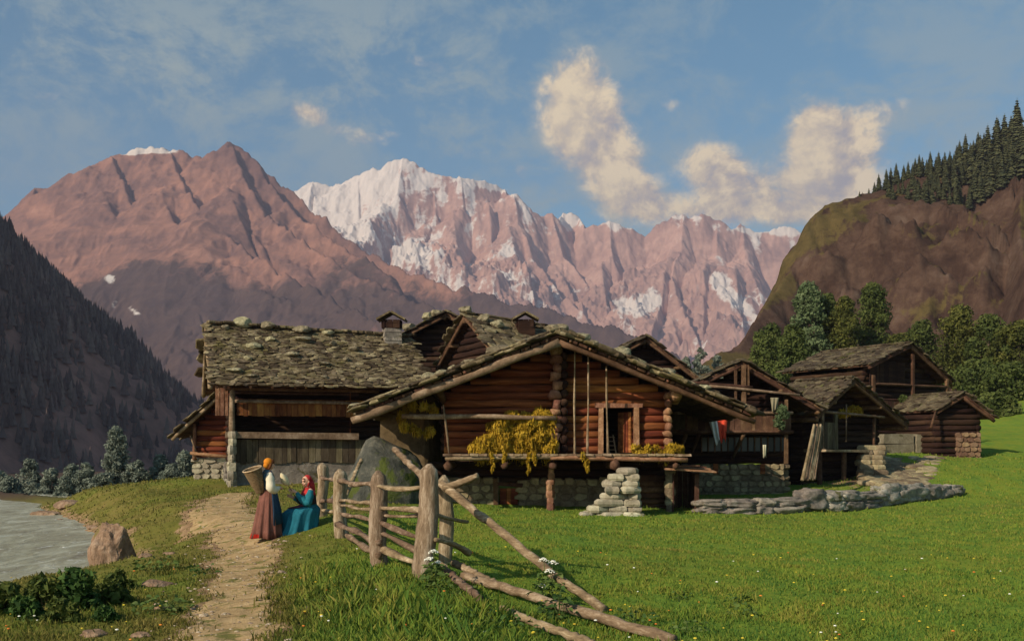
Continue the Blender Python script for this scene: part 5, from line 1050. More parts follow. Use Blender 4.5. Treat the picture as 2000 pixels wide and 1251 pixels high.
def boulder():
    m = MB(132); V, Fs = ico(4); prof = [(-1.75, 0.0), (-1.15, .55), (-.75, 1.35), (-.45, 2.0), (-.2, 2.2), (.15, 2.12), (.7, 1.85), (1.2, 1.5), (1.42, 1.1), (1.5, 0)]; px = [p[0] for p in prof]; pz = [p[1] for p in prof]
    U = V.copy(); x = U[:, 0]*1.62-.1; top = np.interp(x, px, pz); zz = np.clip(U[:, 2], -.25, 1); rad = np.sqrt(np.clip(1-U[:, 0]**2, 1e-4, 1)); tz = np.clip(zz/np.maximum(rad, .25), -.3, 1)
    z = np.where(tz > 0, top*np.sqrt(np.clip(tz, 0, 1)), tz*.8); no = np.array([mnoise.ridged_multi_fractal(Vector(v*1.5+Vector((3, 1, 2)).x), .9, 2.1, 5, .9, 2.) for v in map(lambda q: q, U)])
    y = U[:, 1]*1.4*(1-.35*np.clip(tz, 0, 1)); P = np.c_[x, y, z]; P += (no[:, None]-1.1)*.12*np.c_[U[:, 0], U[:, 1], U[:, 2]*.6]
    c = W(742, 968, 34.2); P = P+[c[0], c[1], .25]; m.add(P, Fs)
    mt = rough_mat('mossy_boulder', [(.02, .024, .022, 1), (.075, .075, .06, 1), (.22, .20, .15, 1)], 1.6, bstr=1, bdist=.12, varamt=.1, patch=((.07, .085, .018, 1), .8, .52))
    solo('boulder', m, mt, 'great mossy boulder behind the fence, between the farmhouse and the chalet', 'boulder', (c[0], c[1], .25), smooth=True)
    M2 = rough_mat('pink_boulder_stone', [(.09, .055, .035, 1), (.25, .16, .10, 1), (.46, .34, .24, 1)], 2.6, bstr=1, bdist=.12, varamt=.1, patch=((.15, .12, .035, 1), 1.6, .56))
    m = MB(133); c = W(222, 1098, 21.8); c[2] = h1(c[0], c[1]); m.blob((c[0], c[1], c[2]+.30), (.52, .45, .84), 4, .26, 1.2, 3, facet=5); solo('river_boulder', m, M2, 'rounded pinkish boulder on the river bank behind the dark bushes', 'boulder', tuple(c))
    for j, (px, py, Y, w, lab) in enumerate([(95, 980, 45, .75, 'long flat rock at the far edge of the water'), (135, 973, 46, .7, 'pinkish flat rock high on the far bank'), (118, 985, 42, .3, 'small pink stone below the two flat rocks on the bank'), (72, 994, 41, .3, 'tiny stone at the water line on the left'), (150, 1008, 34, .5, 'flat ochre rock in the turf of the far bank'), (182, 990, 36, .25, 'small pale stone standing in the turf of the bank'),
            (255, 1095, 20.5, .16, 'small stone lying right of the river boulder'), (285, 1090, 19.5, .16, 'pinkish pebble beside the tussock right of the river boulder'), (308, 1148, 14.8, .22, 'flat reddish stone in the turf left of the path'), (332, 1076, 19.8, .13, 'pale stone at the upper left side of the path'), (316, 1196, 12.4, .13, 'little stone close to the path edge in the foreground'),
            (205, 1196, 12.2, .07, 'small reddish pebble below the dark bushes'), (185, 1240, 10.6, .14, 'flat pink stone in the grass at the bottom left'), (275, 1240, 10.6, .12, 'second flat pink stone at the bottom, nearer the path')]):
        x = (px-1000)*Y/F; z = h1(x, Y); m = MB(400+j); m.blob((x, Y, z+w*.08), (w, w*.7, w*.38), 2, .3, 1.4, j, facet=5); solo('bank_stone', m, M2, lab, 'stone', (x, Y, z), 'stones lying about the bank')
boulder()
# ------------------------------------------------------------------ the broken rail fence
M_POST = rough_mat('sunbleached_post', [(.045, .028, .016, 1), (.22, .155, .095, 1), (.58, .47, .34, 1)], 5.5, (2.6, 2.6, .4), bstr=1, bdist=.03, varamt=.3)
M_RAIL = rough_mat('fence_rail_wood', [(.04, .022, .012, 1), (.20, .135, .08, 1), (.54, .42, .29, 1)], 5, (.5, .5, 1.6), bstr=1, bdist=.02, varamt=.6)
def fence():
    root = thing('rail_fence', 'weathered rail fence of five rounded posts running up to the seated woman', 'fence', tuple(W(780, 1100, 14)))
    for px0, top, px1, bot, Y, r in ((630, 903, 628, 1010, 22.4, .112), (662, 915, 666, 1050, 19., .118), (738, 918, 740, 1112, 14.4, .112), (842, 905, 826, 1125, 12.9, .122), (870, 927, 873, 1098, 14.2, .092)):
        a, b = W(px1, bot, Y), W(px0, top, Y); a[2] = min(a[2], h1(a[0], a[1])-.15); m = MB(int(px0)); d = b-a
        n, k = 12, 20; V = []; ph = m.r.rand(3)*6
        for j in range(k+1):
            t = j/k; rr = r*(1.12-.12*t)*(1+.05*math.sin(t*9+ph[0])); 
            if t > .9: rr *= math.sqrt(max(.06, 1-((t-.9)/.102)**2))
            c = a+d*t+np.array([.018*math.sin(t*7+ph[1]), .018*math.sin(t*5+ph[2]), 0])
            an = np.arange(n)*2*math.pi/n; q = rr*(1+.07*np.sin(an*3+ph[0]+t*1.5)+.05*np.sin(an*5+ph[1])+.13*(m.r.rand(n)-.5))
            V.append(np.c_[c[0]+q*np.cos(an), c[1]+q*np.sin(an), np.full(n, c[2])])
        V = np.concatenate(V+[[b+[0, 0, .004]]]); Fs = [(j*n+i, j*n+(i+1) % n, (j+1)*n+(i+1) % n, (j+1)*n+i) for j in range(k) for i in range(n)]+[(k*n+i, k*n+(i+1) % n, (k+1)*n) for i in range(n)]
        m.add(V, Fs); m.build('post', M_POST, root, True)
    rails = [(628, 932, 22.3, 665, 941, 18.9, .04), (628, 976, 22.3, 666, 984, 18.9, .045), (630, 996, 22.3, 667, 1003, 18.9, .045),
             (663, 938, 18.9, 740, 945, 14.3, .045), (666, 977, 18.9, 742, 984, 14.3, .034), (666, 986, 18.85, 740, 998, 14.3, .038), (666, 1003, 18.9, 742, 1017, 14.3, .045), (662, 1023, 18.7, 742, 1058, 14.3, .05), (676, 1043, 18.7, 742, 1086, 14.2, .05),
             (738, 948, 14.3, 836, 950, 12.9, .038), (742, 990, 14.3, 832, 999, 12.9, .036), (742, 1004, 14.5, 828, 1006, 13.1, .032), (744, 1022, 14.3, 826, 1050, 12.9, .036), (746, 1040, 14.4, 822, 1080, 13.1, .04), (744, 1072, 14.4, 834, 1102, 13.0, .045),
             (832, 1001, 13.1, 914, 1018, 13.9, .035), (848, 1054, 12.75, 917, 1079, 13.4, .042), (866, 950, 13.95, 932, 927, 13.7, .045)]
    for i, (a, b, y0, c, d, y1, r) in enumerate(rails):
        m = MB(700+i); m.log(W(a, b, y0), W(c, d, y1), r*.95, r*.85, 7, wob=.3, bend=.03, seg=9); m.build('rail', M_RAIL, root, True)
    def pole(pts, r, lab, seed):
        P = np.array([W(*p) for p in pts]); m = MB(seed); 
        n = 26; t = np.linspace(0, len(P)-1, n); Q = np.array([[np.interp(q, range(len(P)), P[:, i]) for i in range(3)] for q in t]); Q[1:-1] = (Q[:-2]+2*Q[1:-1]+Q[2:])/4; Q[1:-1] += m.r.uniform(-.012, .012, (n-2, 3))
        m.tube(Q, np.linspace(r[0], r[1], n)*(1+.14*(m.r.rand(n)-.5)), 8, wob=.24); solo('fallen_pole', m, M_RAIL, lab, 'pole', tuple(Q[-1]), smooth=True)
    pole([(862, 944, 14.05), (960, 1022, 13.4), (1080, 1120, 12.5), (1180, 1190, 11.8)], (.062, .055), 'long pole leaning from the back fence post down to the right', 31)
    pole([(771, 877, 15.6), (846, 950, 13.9)], (.05, .045), 'short thick pole sticking up to the left behind the tallest post', 32)
    pole([(905, 1124, 12.9), (975, 1143, 12.4), (1078, 1177, 11.6), (1199, 1212, 10.9), (1316, 1250, 10.3)], (.055, .06), 'longest fallen pole lying toward the lower right', 33)
    pole([(886, 1098, 13.4), (925, 1118, 12.9), (968, 1140, 12.5)], (.045, .05), 'fallen pole ending against the upper end of the longest one', 34)
    pole([(866, 1108, 12.5), (900, 1138, 12.0), (938, 1168, 11.5)], (.042, .045), 'fallen pole with a pale top beside the white umbels', 35)
    pole([(978, 1188, 11.2), (1068, 1222, 10.6), (1160, 1258, 10.1)], (.04, .05), 'half-buried fallen pole closest to the viewer', 36)
    pole([(706, 897, 20.2), (672, 976, 19.2)], (.04, .045), 'thin pole propped against the second post of the fence', 37)
fence()
# ------------------------------------------------------------------ the two women
SKIN = rough_mat('skin', [(.52, .27, .17, 1), (.62, .35, .23, 1), (.68, .40, .28, 1)], 20, bstr=.05, varamt=0, rough=.6, spec=.3)
def cloth_mat(name, c, v=.5): return rough_mat(name, [tuple(x*(1-v) for x in c)+(1,), tuple(c)+(1,), tuple(min(1, x*(1+v)) for x in c)+(1,)], 7, (1, 1, .35), bstr=.6, bdist=.012, varamt=0)
class Fig:
    def __init__(s, O, fwd, name, label, group=None):
        s.O = np.asarray(O, float); f = nrm([*fwd, 0]); s.f = f; s.r = np.array([f[1], -f[0], 0]); s.u = np.array([0, 0, 1.]); s.root = thing('person', label, 'person', tuple(O), group); s.mb = MB(5)
    def P(s, q): return s.O+s.r*q[0]+s.f*q[1]+s.u*q[2]
    def D(s, q): return s.r*q[0]+s.f*q[1]+s.u*q[2]
    def limb(s, pts, rs, n=10, mb=None): (mb or s.mb).tube([s.P(p) for p in pts], rs, n); return s
    def ball(s, c, sz, mb=None, sub=3, tilt=0):
        V, Fs = ico(sub); V = V*np.asarray(sz); ca, sa = math.cos(tilt), math.sin(tilt); V = np.c_[V[:, 0], V[:, 1]*ca-V[:, 2]*sa, V[:, 1]*sa+V[:, 2]*ca]
        (mb or s.mb).add(s.P(c)+V[:, :1]*s.r+V[:, 1:2]*s.f+V[:, 2:]*s.u, Fs)
    def hand(s, w, d, side, curl=.9):
        """palm from the wrist w along d; five fingers that close toward side"""
        w = np.asarray(w, float); d = nrm(d); sd = nrm(np.asarray(side, float)-d*np.dot(side, d)); ac = np.cross(d, sd)
        for k in (-1, 0, 1): s.limb([w+ac*k*.012, w+d*.045+ac*k*.017, w+d*.085+ac*k*.022], [.016, .017, .013], 8)
        for k, L_ in ((-1.5, .062), (-.5, .075), (.5, .08), (1.5, .072)):
            p = w+d*.082+ac*k*.018; q1 = p+d*L_*.45+sd*L_*.12; q2 = q1+(d*math.cos(curl)+sd*math.sin(curl))*L_*.38; q3 = q2+(d*math.cos(2*curl)+sd*math.sin(2*curl))*L_*.32
            s.limb([p, q1, q2, q3], [.0095, .009, .0082, .006], 7)
        p = w+d*.025+ac*.022; s.limb([p, p+ac*.028+d*.028+sd*.01, p+ac*.034+d*.055+sd*.03, p+ac*.026+d*.07+sd*.045], [.013, .011, .0095, .007], 7)
    def head(s, c, pitch=0, turn=0):
        c = np.asarray(c, float); ca, sa = math.cos(turn), math.sin(turn); cp, sp = math.cos(pitch), math.sin(pitch)
        def h(q): 
            y, z = q[1]*cp+q[2]*sp, q[2]*cp-q[1]*sp; return c+np.array([q[0]*ca+y*sa, y*ca-q[0]*sa, z])
        s.h = h
        for q, sz in (((0, -.01, .03), (.075, .092, .085)), ((0, .02, -.03), (.058, .068, .075)), ((0, .045, -.075), (.03, .03, .022)), ((0, .06, -.02), (.036, .03, .045)), ((0, .055, .045), (.05, .034, .03))): s.ball(h(q), sz)
        s.limb([h((0, .086, .015)), h((0, .105, -.018)), h((0, .092, -.03))], [.009, .014, .010], 8)
        for x in (-1, 1): s.ball(h((x*.076, -.005, -.005)), (.01, .018, .028)); s.ball(h((x*.036, .062, -.022)), (.02, .018, .018))
        s.ball(h((0, .085, -.048)), (.022, .012, .007))
        for x in (-1, 1):
            m = MB(1); s.ball(h((x*.03, .082, .012)), (.0115, .008, .007), m, 2); m.build('eye', EYE, s.root, True)
            m = MB(1); s.limb([h((x*.015, .088, .030)), h((x*.032, .086, .034)), h((x*.047, .072, .028))], [.003, .0035, .002], 6, m); m.build('eyebrow', HAIR, s.root, True)
        m = MB(1); s.limb([h((-.022, .088, -.047)), h((0, .097, -.046)), h((.022, .088, -.047))], [.004, .0065, .004], 6, m); m.build('mouth', LIPS, s.root, True)
    def finish(s, vox=.0075):
        o = s.mb.build('body_parts', SKIN, None); md = o.modifiers.new('r', 'REMESH'); md.mode = 'VOXEL'; md.voxel_size = vox; sm = o.modifiers.new('s', 'SMOOTH'); sm.factor = .5; sm.iterations = 3
        dg = bpy.context.evaluated_depsgraph_get(); ev = o.evaluated_get(dg); me = bpy.data.meshes.new_from_object(ev); me.name = 'body'
        n = len(me.vertices); co = np.empty(n*3, np.float32); me.vertices.foreach_get('co', co); co = co.reshape(-1, 3)-s.O.astype(np.float32); me.vertices.foreach_set('co', co.ravel()); me.polygons.foreach_set('use_smooth', [True]*len(me.polygons))
        b = bpy.data.objects.new('body', me); COL.objects.link(b); b.parent = s.root; ORG['body'] = s.O
        if not me.materials: me.materials.append(SKIN)
        bpy.data.objects.remove(o); return b
    def shell(s, name, rings, mat, n=40, pleat=0, k=11, a0=0, a1=2*math.pi, th=.008, seed=1):
        """cloth as a closed double skin of elliptical rings: (centre r,f,u), half widths r and f"""
        r = RNG(seed); full = abs(a1-a0-2*math.pi) < 1e-6; an = np.linspace(a0, a1, n, endpoint=not full); V = []; m = len(rings); ph = r.rand(3)*6
        for lay in (0, 1):
            for j, (c, rr, rf) in enumerate(rings):
                t = j/(m-1); w = 1+pleat*t*(np.sin(an*k+ph[0]+1.2*math.sin(t*3))*.6+np.sin(an*(k*2+1)+ph[1])*.25+np.sin(an*5+ph[2]+t*2)*.35)
                x = (rr-lay*th)*w*np.cos(an); y = (rf-lay*th)*w*np.sin(an); zz = c[2]+.012*np.sin(an*4+ph[1])*(j == m-1)
                V += [s.P((c[0]+x[i], c[1]+y[i], zz)) for i in range(n)] if np.ndim(zz) == 0 else [s.P((c[0]+x[i], c[1]+y[i], zz[i])) for i in range(n)]
        Fs = []; off = m*n; cn = n if full else n-1
        for j in range(m-1):
            for i in range(cn):
                a, b = j*n+i, j*n+(i+1) % n; Fs.append((a, b, b+n, a+n)); Fs.append((a+off, a+n+off, b+n+off, b+off))
        for j in (0, m-1):
            for i in range(cn): a, b = j*n+i, j*n+(i+1) % n; Fs.append((a, b, b+off, a+off))
        if not full:
            for j in range(m-1):
                for i in (0, n-1): a = j*n+i; Fs.append((a, a+n, a+n+off, a+off))
        b = MB(seed); b.add(V, Fs); return b.build(name, mat, s.root, True)
    def sleeve(s, name, pts, rs, mat, seed=1):
        m = MB(seed); P = [s.P(p) for p in pts]; n = 12; t = np.linspace(0, len(P)-1, n); Q = np.array([[np.interp(q, range(len(P)), np.array(P)[:, i]) for i in range(3)] for q in t]); Q[1:-1] = (Q[:-2]+2*Q[1:-1]+Q[2:])/4
        R = np.interp(t, range(len(rs)), rs)*(1+.12*np.sin(np.arange(n)*2.1+seed)); m.tube(Q, R, 14, wob=.10); return m.build(name, mat, s.root, True)
EYE = rough_mat('dark_eye', [(.01, .008, .006, 1)]*3, 5, varamt=0, rough=.3, spec=.5); LIPS = rough_mat('lips', [(.35, .07, .05, 1)]*3, 5, varamt=0); HAIR = rough_mat('auburn_hair', [(.06, .02, .008, 1), (.13, .045, .015, 1), (.22, .08, .025, 1)], 30, (3, 3, .3), varamt=0)
C_BROWN = cloth_mat('brown_skirt_cloth', (.15, .062, .045)); C_NAVY = cloth_mat('dark_blue_cloth', (.018, .048, .085)); C_TEAL = cloth_mat('teal_cloth', (.018, .15, .19)); C_TEAL2 = cloth_mat('teal_skirt_cloth', (.015, .125, .17)); C_WHITE = cloth_mat('white_linen', (.68, .62, .46), .15)
C_RED = cloth_mat('red_cloth', (.38, .028, .028)); C_SCAR = cloth_mat('scarlet_cloth', (.55, .03, .02)); C_ORANGE = cloth_mat('orange_cloth', (.55, .19, .015)); C_VEST = cloth_mat('dark_vest_cloth', (.03, .02, .018)); C_PURP = cloth_mat('purple_apron_cloth', (.09, .025, .035)); C_SLATE = cloth_mat('slate_shawl', (.07, .13, .17))
def woman_standing():
    c = W(524, 1064, 20.4); c[2] = h1(c[0], c[1]); g = Fig(c, (.86, .42), 'person', 'woman standing in an orange headscarf and white sleeves with a basket on her back')
    g.limb([(0, 0, .86), (0, -.01, 1.0), (0, -.015, 1.15), (0, -.01, 1.28), (0, 0, 1.36)], [.13, .11, .125, .12, .055], 14); g.ball((0, 0, .9), (.15, .12, .12))
    g.limb([(0, 0, 1.33), (0, .015, 1.44)], [.045, .042]); g.head((0, .03, 1.49), pitch=.12, turn=-.15)
    for sd in (-1, 1):
        g.limb([(sd*.06, 0, 1.3), (sd*.165, -.01, 1.29)], [.06, .055]); e = (sd*.215, -.0, 1.03); w = (sd*.09, .20, 1.03)
        g.limb([(sd*.165, -.01, 1.29), e, w], [.052, .040, .026]); g.hand(w, (-sd*.8, .55, .05), (-.1, -.5, -.8), .7)
        g.limb([(sd*.08, 0, .88), (sd*.085, .01, .48), (sd*.085, -.01, .09)], [.085, .058, .036]); g.limb([(sd*.085, -.03, .045), (sd*.09, .07, .035), (sd*.095, .14, .025)], [.04, .036, .026])
        g.sleeve('sleeve', [(sd*.15, -.01, 1.315), (sd*.20, -.01, 1.18), (sd*.225, 0, 1.0), (sd*.17, .10, .985), (sd*.10, .185, 1.02)], [.06, .088, .095, .075, .036], C_WHITE, 3+sd)
    g.finish()
    g.shell('skirt', [((0, 0, 1.0), .135, .115), ((0, 0, .93), .165, .15), ((0, -.01, .7), .205, .20), ((0, -.02, .4), .24, .25), ((0, -.03, .17), .265, .285), ((0, -.035, .03), .28, .30)], C_BROWN, 90, .16)
    g.shell('skirt_hem', [((0, -.035, .12), .278, .300), ((0, -.038, .035), .290, .312)], C_SCAR, 40, .08, a0=3.4, a1=5.6)
    g.shell('apron', [((0, .01, 1.0), .145, .125), ((0, .015, .9), .18, .165), ((0, .02, .6), .235, .225), ((0, .02, .3), .262, .262)], C_NAVY, 26, .08, 7, a0=.1, a1=2.6)
    g.shell('bodice', [((0, 0, .98), .14, .122), ((0, -.01, 1.1), .145, .135), ((0, -.012, 1.22), .165, .135), ((0, -.008, 1.31), .155, .095), ((0, 0, 1.36), .07, .065)], C_NAVY, 32)
    g.shell('shawl', [((0, -.01, 1.39), .065, .065), ((0, -.012, 1.33), .155, .10), ((0, -.012, 1.25), .182, .145), ((0, -.012, 1.17), .17, .15)], C_SLATE, 24, .05, a0=2.9, a1=6.4)
    m = MB(2); g.ball((.0, -.15, 1.0), (.05, .035, .05), m, 2); m.build('apron_knot', C_SLATE, g.root, True)
    m = MB(3); h = g.h; g.ball(h((0, -.036, .04)), (.084, .092, .084), m, 3, -.35); g.ball(h((0, -.07, -.03)), (.06, .06, .06), m, 2); m.build('headscarf', C_ORANGE, g.root, True)
    m = MB(4); g.ball(h((0, .02, .05)), (.082, .07, .062), m, 2); g.limb([h((.07, .0, .02)), h((.075, -.02, -.06)), h((.05, -.05, -.12))], [.03, .028, .015], 8, m); g.limb([h((-.07, .0, .02)), h((-.075, -.02, -.06)), h((-.05, -.05, -.12))], [.03, .028, .015], 8, m); m.build('hair', HAIR, g.root, True)
    # basket
    WK = rough_mat('wicker', [(.05, .028, .014, 1), (.15, .095, .05, 1), (.30, .21, .12, 1)], 14, (1, 1, 3), bstr=1, bdist=.02, varamt=.3)
    A = g.P((.03, -.16, .93)); B = g.P((.07, -.33, 1.40)); ax = nrm(B-A); sd = nrm(np.cross(ax, (0, 0, 1))); up = np.cross(sd, ax); L_ = np.linalg.norm(B-A)
    bk = thing('carrying_basket', 'tall wicker carrying basket on the back of the standing woman', 'basket', tuple(A)); m = MB(6); n = 30; V = []; k = 14
    for lay in (0, 1):
        for j in range(k+1):
            t = j/k; rr = (.085+.125*t**.8)-lay*.012; an = np.arange(n)*2*math.pi/n; q = rr*(1+.02*np.cos(an*15+math.pi*j)*(1-lay)); V += [A+ax*L_*t+sd*q[i]*math.cos(an[i])+up*q[i]*.85*math.sin(an[i]) for i in range(n)]
    off = (k+1)*n; Fs = []
    for j in range(k):
        for i in range(n): a, b = j*n+i, j*n+(i+1) % n; Fs.append((a, b, b+n, a+n)); Fs.append((a+off, a+n+off, b+n+off, b+off))
    Fs += [(k*n+i, k*n+(i+1) % n, k*n+(i+1) % n+off, k*n+i+off) for i in range(n)]+[tuple(range(n))[::-1], tuple(off+i for i in range(n))]
    m.add(V, Fs); m.build('wicker_body', WK, bk); m = MB(7); an = np.linspace(0, 2*math.pi, 31); m.tube([B+sd*.212*math.cos(a)+up*.18*math.sin(a) for a in an], .014, 7, cap=False); m.build('rim', cloth_mat('pale_rim', (.42, .30, .18)), bk, True)
    for s_ in (-1, 1): m = MB(8); m.tube([g.P((s_*.08, -.16, 1.22)), g.P((s_*.12, -.10, 1.33)), g.P((s_*.12, .06, 1.32)), g.P((s_*.13, .10, 1.2)), g.P((s_*.14, .0, 1.08)), g.P((s_*.08, -.15, 1.02))], .011, 6); m.build('strap', BARK, bk, True)
woman_standing()
def woman_seated():
    c = W(606, 1010, 20.9); gz = .16; c[2] = gz; g = Fig(c, (-.88, -.42), 'person', 'woman in a red headscarf and teal dress sitting by the fence, spinning'); b = .40   # seat height over her feet
    g.limb([(0, 0, b+.1), (0, .01, b+.25), (0, .03, b+.4), (0, .035, b+.52), (0, .045, b+.58)], [.15, .12, .125, .12, .05], 14)
    g.limb([(0, .04, b+.55), (0, .065, b+.66)], [.044, .042]); g.head((0, .085, b+.715), pitch=.22, turn=-.45)
    for sd, e, w in ((1, (.22, .10, b+.30), (.10, .34, b+.40)), (-1, (-.22, .12, b+.26), (-.08, .33, b+.52))):
        g.limb([(sd*.06, .03, b+.53), (sd*.165, .03, b+.515)], [.06, .055]); g.limb([(sd*.165, .03, b+.515), e, w], [.052, .042, .026]); g.hand(w, (-sd*.15, .85, .3), (-sd*.9, .1, .1), 1.0)
        g.limb([(sd*.09, .0, b+.08), (sd*.11, .40, b+.08), (sd*.10, .44, .12)], [.10, .065, .042]); g.limb([(sd*.10, .42, .05), (sd*.11, .55, .035)], [.042, .032])
        g.sleeve('sleeve', [(sd*.15, .03, b+.54), ((sd*.165+e[0])/2, (.03+e[1])/2, (b+.5+e[2])/2), e, ((e[0]+w[0])/2, (e[1]+w[1])/2, (e[2]+w[2])/2), tuple(np.array(e)*.12+np.array(w)*.88)], [.06, .085, .085, .066, .038], C_TEAL, 5+sd)
    g.finish()
    # skirt: from the waist over the lap, falling past the knees to the ground
    g.shell('skirt', [((0, .0, b+.26), .145, .13), ((0, .04, b+.22), .20, .20), ((0, .12, b+.17), .25, .32), ((0, .20, b+.06), .28, .39), ((0, .24, b-.10), .31, .40), ((0, .28, b-.25), .34, .42), ((0, .33, b-.34), .36, .44), ((0, .37, .0), .38, .47)], C_TEAL2, 90, .15, 11, seed=4)
    g.shell('apron', [((0, .02, b+.27), .155, .145), ((0, .06, b+.225), .19, .22), ((0, .14, b+.185), .21, .31)], C_PURP, 20, .03, a0=.5, a1=2.6)
    g.shell('vest', [((0, .0, b+.2), .15, .135), ((0, .015, b+.33), .15, .14), ((0, .03, b+.45), .168, .14), ((0, .035, b+.535), .155, .098), ((0, .045, b+.575), .08, .07)], C_VEST, 32)
    g.shell('shawl', [((0, .05, b+.60), .07, .07), ((0, .045, b+.55), .15, .105), ((0, .04, b+.47), .178, .15), ((0, .045, b+.38), .13, .155)], C_RED, 30, .06)
    m = MB(12); h = g.h; g.ball(h((0, -.048, .036)), (.09, .088, .094), m, 3, -.3); g.limb([h((0, -.075, .0)), h((0, -.10, -.10)), h((.0, -.10, -.22)), h((.01, -.12, -.32))], [.085, .085, .075, .03], 12, m); g.limb([h((.078, -.02, .0)), h((.045, .02, -.105))], [.018, .018], 8, m); g.limb([h((-.078, -.02, .0)), h((-.045, .02, -.105))], [.018, .018], 8, m); m.build('headscarf', C_RED, g.root, True)
    m = MB(13); g.ball(h((0, .052, .072)), (.05, .034, .016), m, 2); m.build('hair', HAIR, g.root, True)
    # distaff
    hd = g.P((-.075, .40, b+.54)); t = W(545, 917, 20.45); d = nrm(t-hd); a = hd-d*.35
    ds = thing('distaff', 'wooden distaff wrapped with pale flax held up by the seated woman', 'distaff', tuple(a)); m = MB(14); m.tube([a, hd, t], [.010, .009, .006], 8); m.build('stick', M_BROWN, ds, True)
    L_ = np.linalg.norm(t-hd); m = MB(15); q = [hd+d*L_*s_+np.array([0, 0, -.012]) for s_ in (.28, .42, .58, .74, .88)]; m.tube(q, [.025, .072, .078, .055, .014], 12, wob=.25); m.build('flax', cloth_mat('flax', (.70, .58, .36), .2), ds, True)
woman_seated()
# ------------------------------------------------------------------ turf, weeds, bushes, flowers
def blade_mat():
    m = bpy.data.materials.new('grass_blades'); t = NT(m); v = t.coords((1, .3, 1)); n = t.noise(v, 1.1, 4, .6, .3)
    f = t.math('ADD', t.math('MULTIPLY', n, .55), t.math('MULTIPLY', t.attr('var'), .45))
    g = t.ramp(f, [(.28, (.062, .14, .026, 1)), (.45, (.14, .225, .032, 1)), (.58, (.21, .26, .036, 1)), (.75, (.28, .26, .05, 1))]); d = t.ramp(f, [(.28, (.05, .055, .012, 1)), (.5, (.15, .135, .03, 1)), (.75, (.30, .24, .075, 1))])
    c = t.mix(t.attr('dry'), g, d); b = t.principled(c, .85, spec=.1); tr = t.n('ShaderNodeBsdfTranslucent', ins={'Color': c}).outputs[0]
    t.out(t.n('ShaderNodeMixShader', ins={0: .3, 1: b, 2: tr}).outputs[0]); return m
M_BL = blade_mat()
def grass():
    r = RNG(20); N = 600000; px = r.uniform(-160, 2160, N); Y = 7.5*np.exp(r.rand(N)**1.15*math.log(52/7.5)); x = (px-1000)/F*Y; y = Y
    x = x+.06*r.normal(size=N); pd = pathd(x, y); bd = bankd(x, y); soil = ((pd < 1.0)&(r.rand(N) > .22))|((pd < .7)&(r.rand(N) > .06))|(bd < .7)
    cl = fbm(x*1.3, y*1.3, 3); left = sstep(-1.5, -3.5, x)
    keep = ~soil&(r.rand(N) < (.72+.6*cl)*(1-.45*left*(Y < 30))*np.interp(Y, [8, 13, 22, 52], [1, .8, .45, .3])); 
    keep &= ~((x > -3.2)&(x < 6.4)&(y > 34.5)&(y < 43)); keep &= ~((x > -12.5)&(x < -3)&(y > 42))&~((x > 6)&(x < 12)&(y > 40)&(y < 45))
    x, y, Y, px, cl = x[keep], y[keep], Y[keep], px[keep], cl[keep]; n = len(x); z = H(x, y); py = 880-(z-CZ)*F/y
    tall = bump_at(px, py, [(790, 1190, 190, 70, 1.0, .2), (900, 1230, 160, 40, .6, 0), (640, 1170, 70, 60, .35, 0), (1290, 1230, 140, 30, .3, 0), (330, 1110, 60, 20, .35, 0), (120, 1200, 130, 25, .3, 0)])
    h = (.035+.055*r.rand(n)+.05*np.clip(cl, 0, 1))*(1+2.6*tall*r.rand(n))*np.interp(Y, [8, 12, 18, 50], [.85, .7, .6, 1.1])*(1-.45*np.exp(-((px-1080)/230.)**2-((py-1150-.24*(px-1000))/38.)**2)); w = h*.08+.0013*Y**.95
    h = h*np.where(r.rand(n) < .04, 1.7, 1)
    a = r.rand(n)*6.283; lean = r.normal(size=(n, 2))*.35; dx, dy = np.cos(a)*w*.5, np.sin(a)*w*.5
    b = np.stack([x, y, z-.015], -1); o1 = np.stack([dx, dy, 0*dx], -1); tp = b+np.stack([lean[:, 0]*h, lean[:, 1]*h, h], -1); md = b+np.stack([lean[:, 0]*h*.3, lean[:, 1]*h*.3, h*.6], -1)
    V = np.stack([b-o1, b+o1, md+o1*.7, tp, md-o1*.7], 1).reshape(-1, 3); I = np.arange(n)[:, None]*5; Fs = I+np.array([[0, 1, 2, 3, 4]])
    dry = np.clip(dryness(x, y)+.15*r.normal(size=n), 0, 1); var = np.clip(.5+.25*r.normal(size=n)-.10*tall+.3*cl, 0, 1)
    o = mkobj('grass', V, Fs, M_BL, var=var, attrs={'dry': ('FACE', dry)}); tag(o, 'short meadow grass covering the meadow and the river bank', 'grass', kind='stuff')
grass()
PET = {k: rough_mat('petals_'+k, [c+(1,)]*3, 5, varamt=.3, bstr=0) for k, c in {'white': (.80, .78, .66), 'yellow': (.68, .50, .05), 'orange': (.72, .22, .04), 'pink': (.62, .34, .26)}.items()}
def flowers():
    r = RNG(9)
    for name, n, key in (('yellow_wildflowers', 90, 'yellow'), ('pale_wildflowers', 40, 'white'), ('orange_wildflowers', 40, 'orange')):
        m = MB(n); k = 0
        while k < n:
            px = r.uniform(0, 2000); py = 1080+170*r.rand()**.7; Y = 1.8*F/(py-880); x = (px-1000)/F*Y
            if pathd(np.array([x]), np.array([Y]))[0] < 1.15 or bankd(np.array([x]), np.array([Y]))[0] < 1.5: k += 1; continue
            z = h1(x, Y)+.08+.06*r.rand(); s = r.uniform(.009, .018)*(1+Y*.015); V, Fs = ico(0); m.add(V*[s, s, s*.5]+[x, Y, z], Fs); k += 1
        tag(m.build(name, PET[key]), 'tiny %s flowers scattered through the meadow grass' % name.split('_')[0], 'wildflowers', kind='stuff')
flowers()
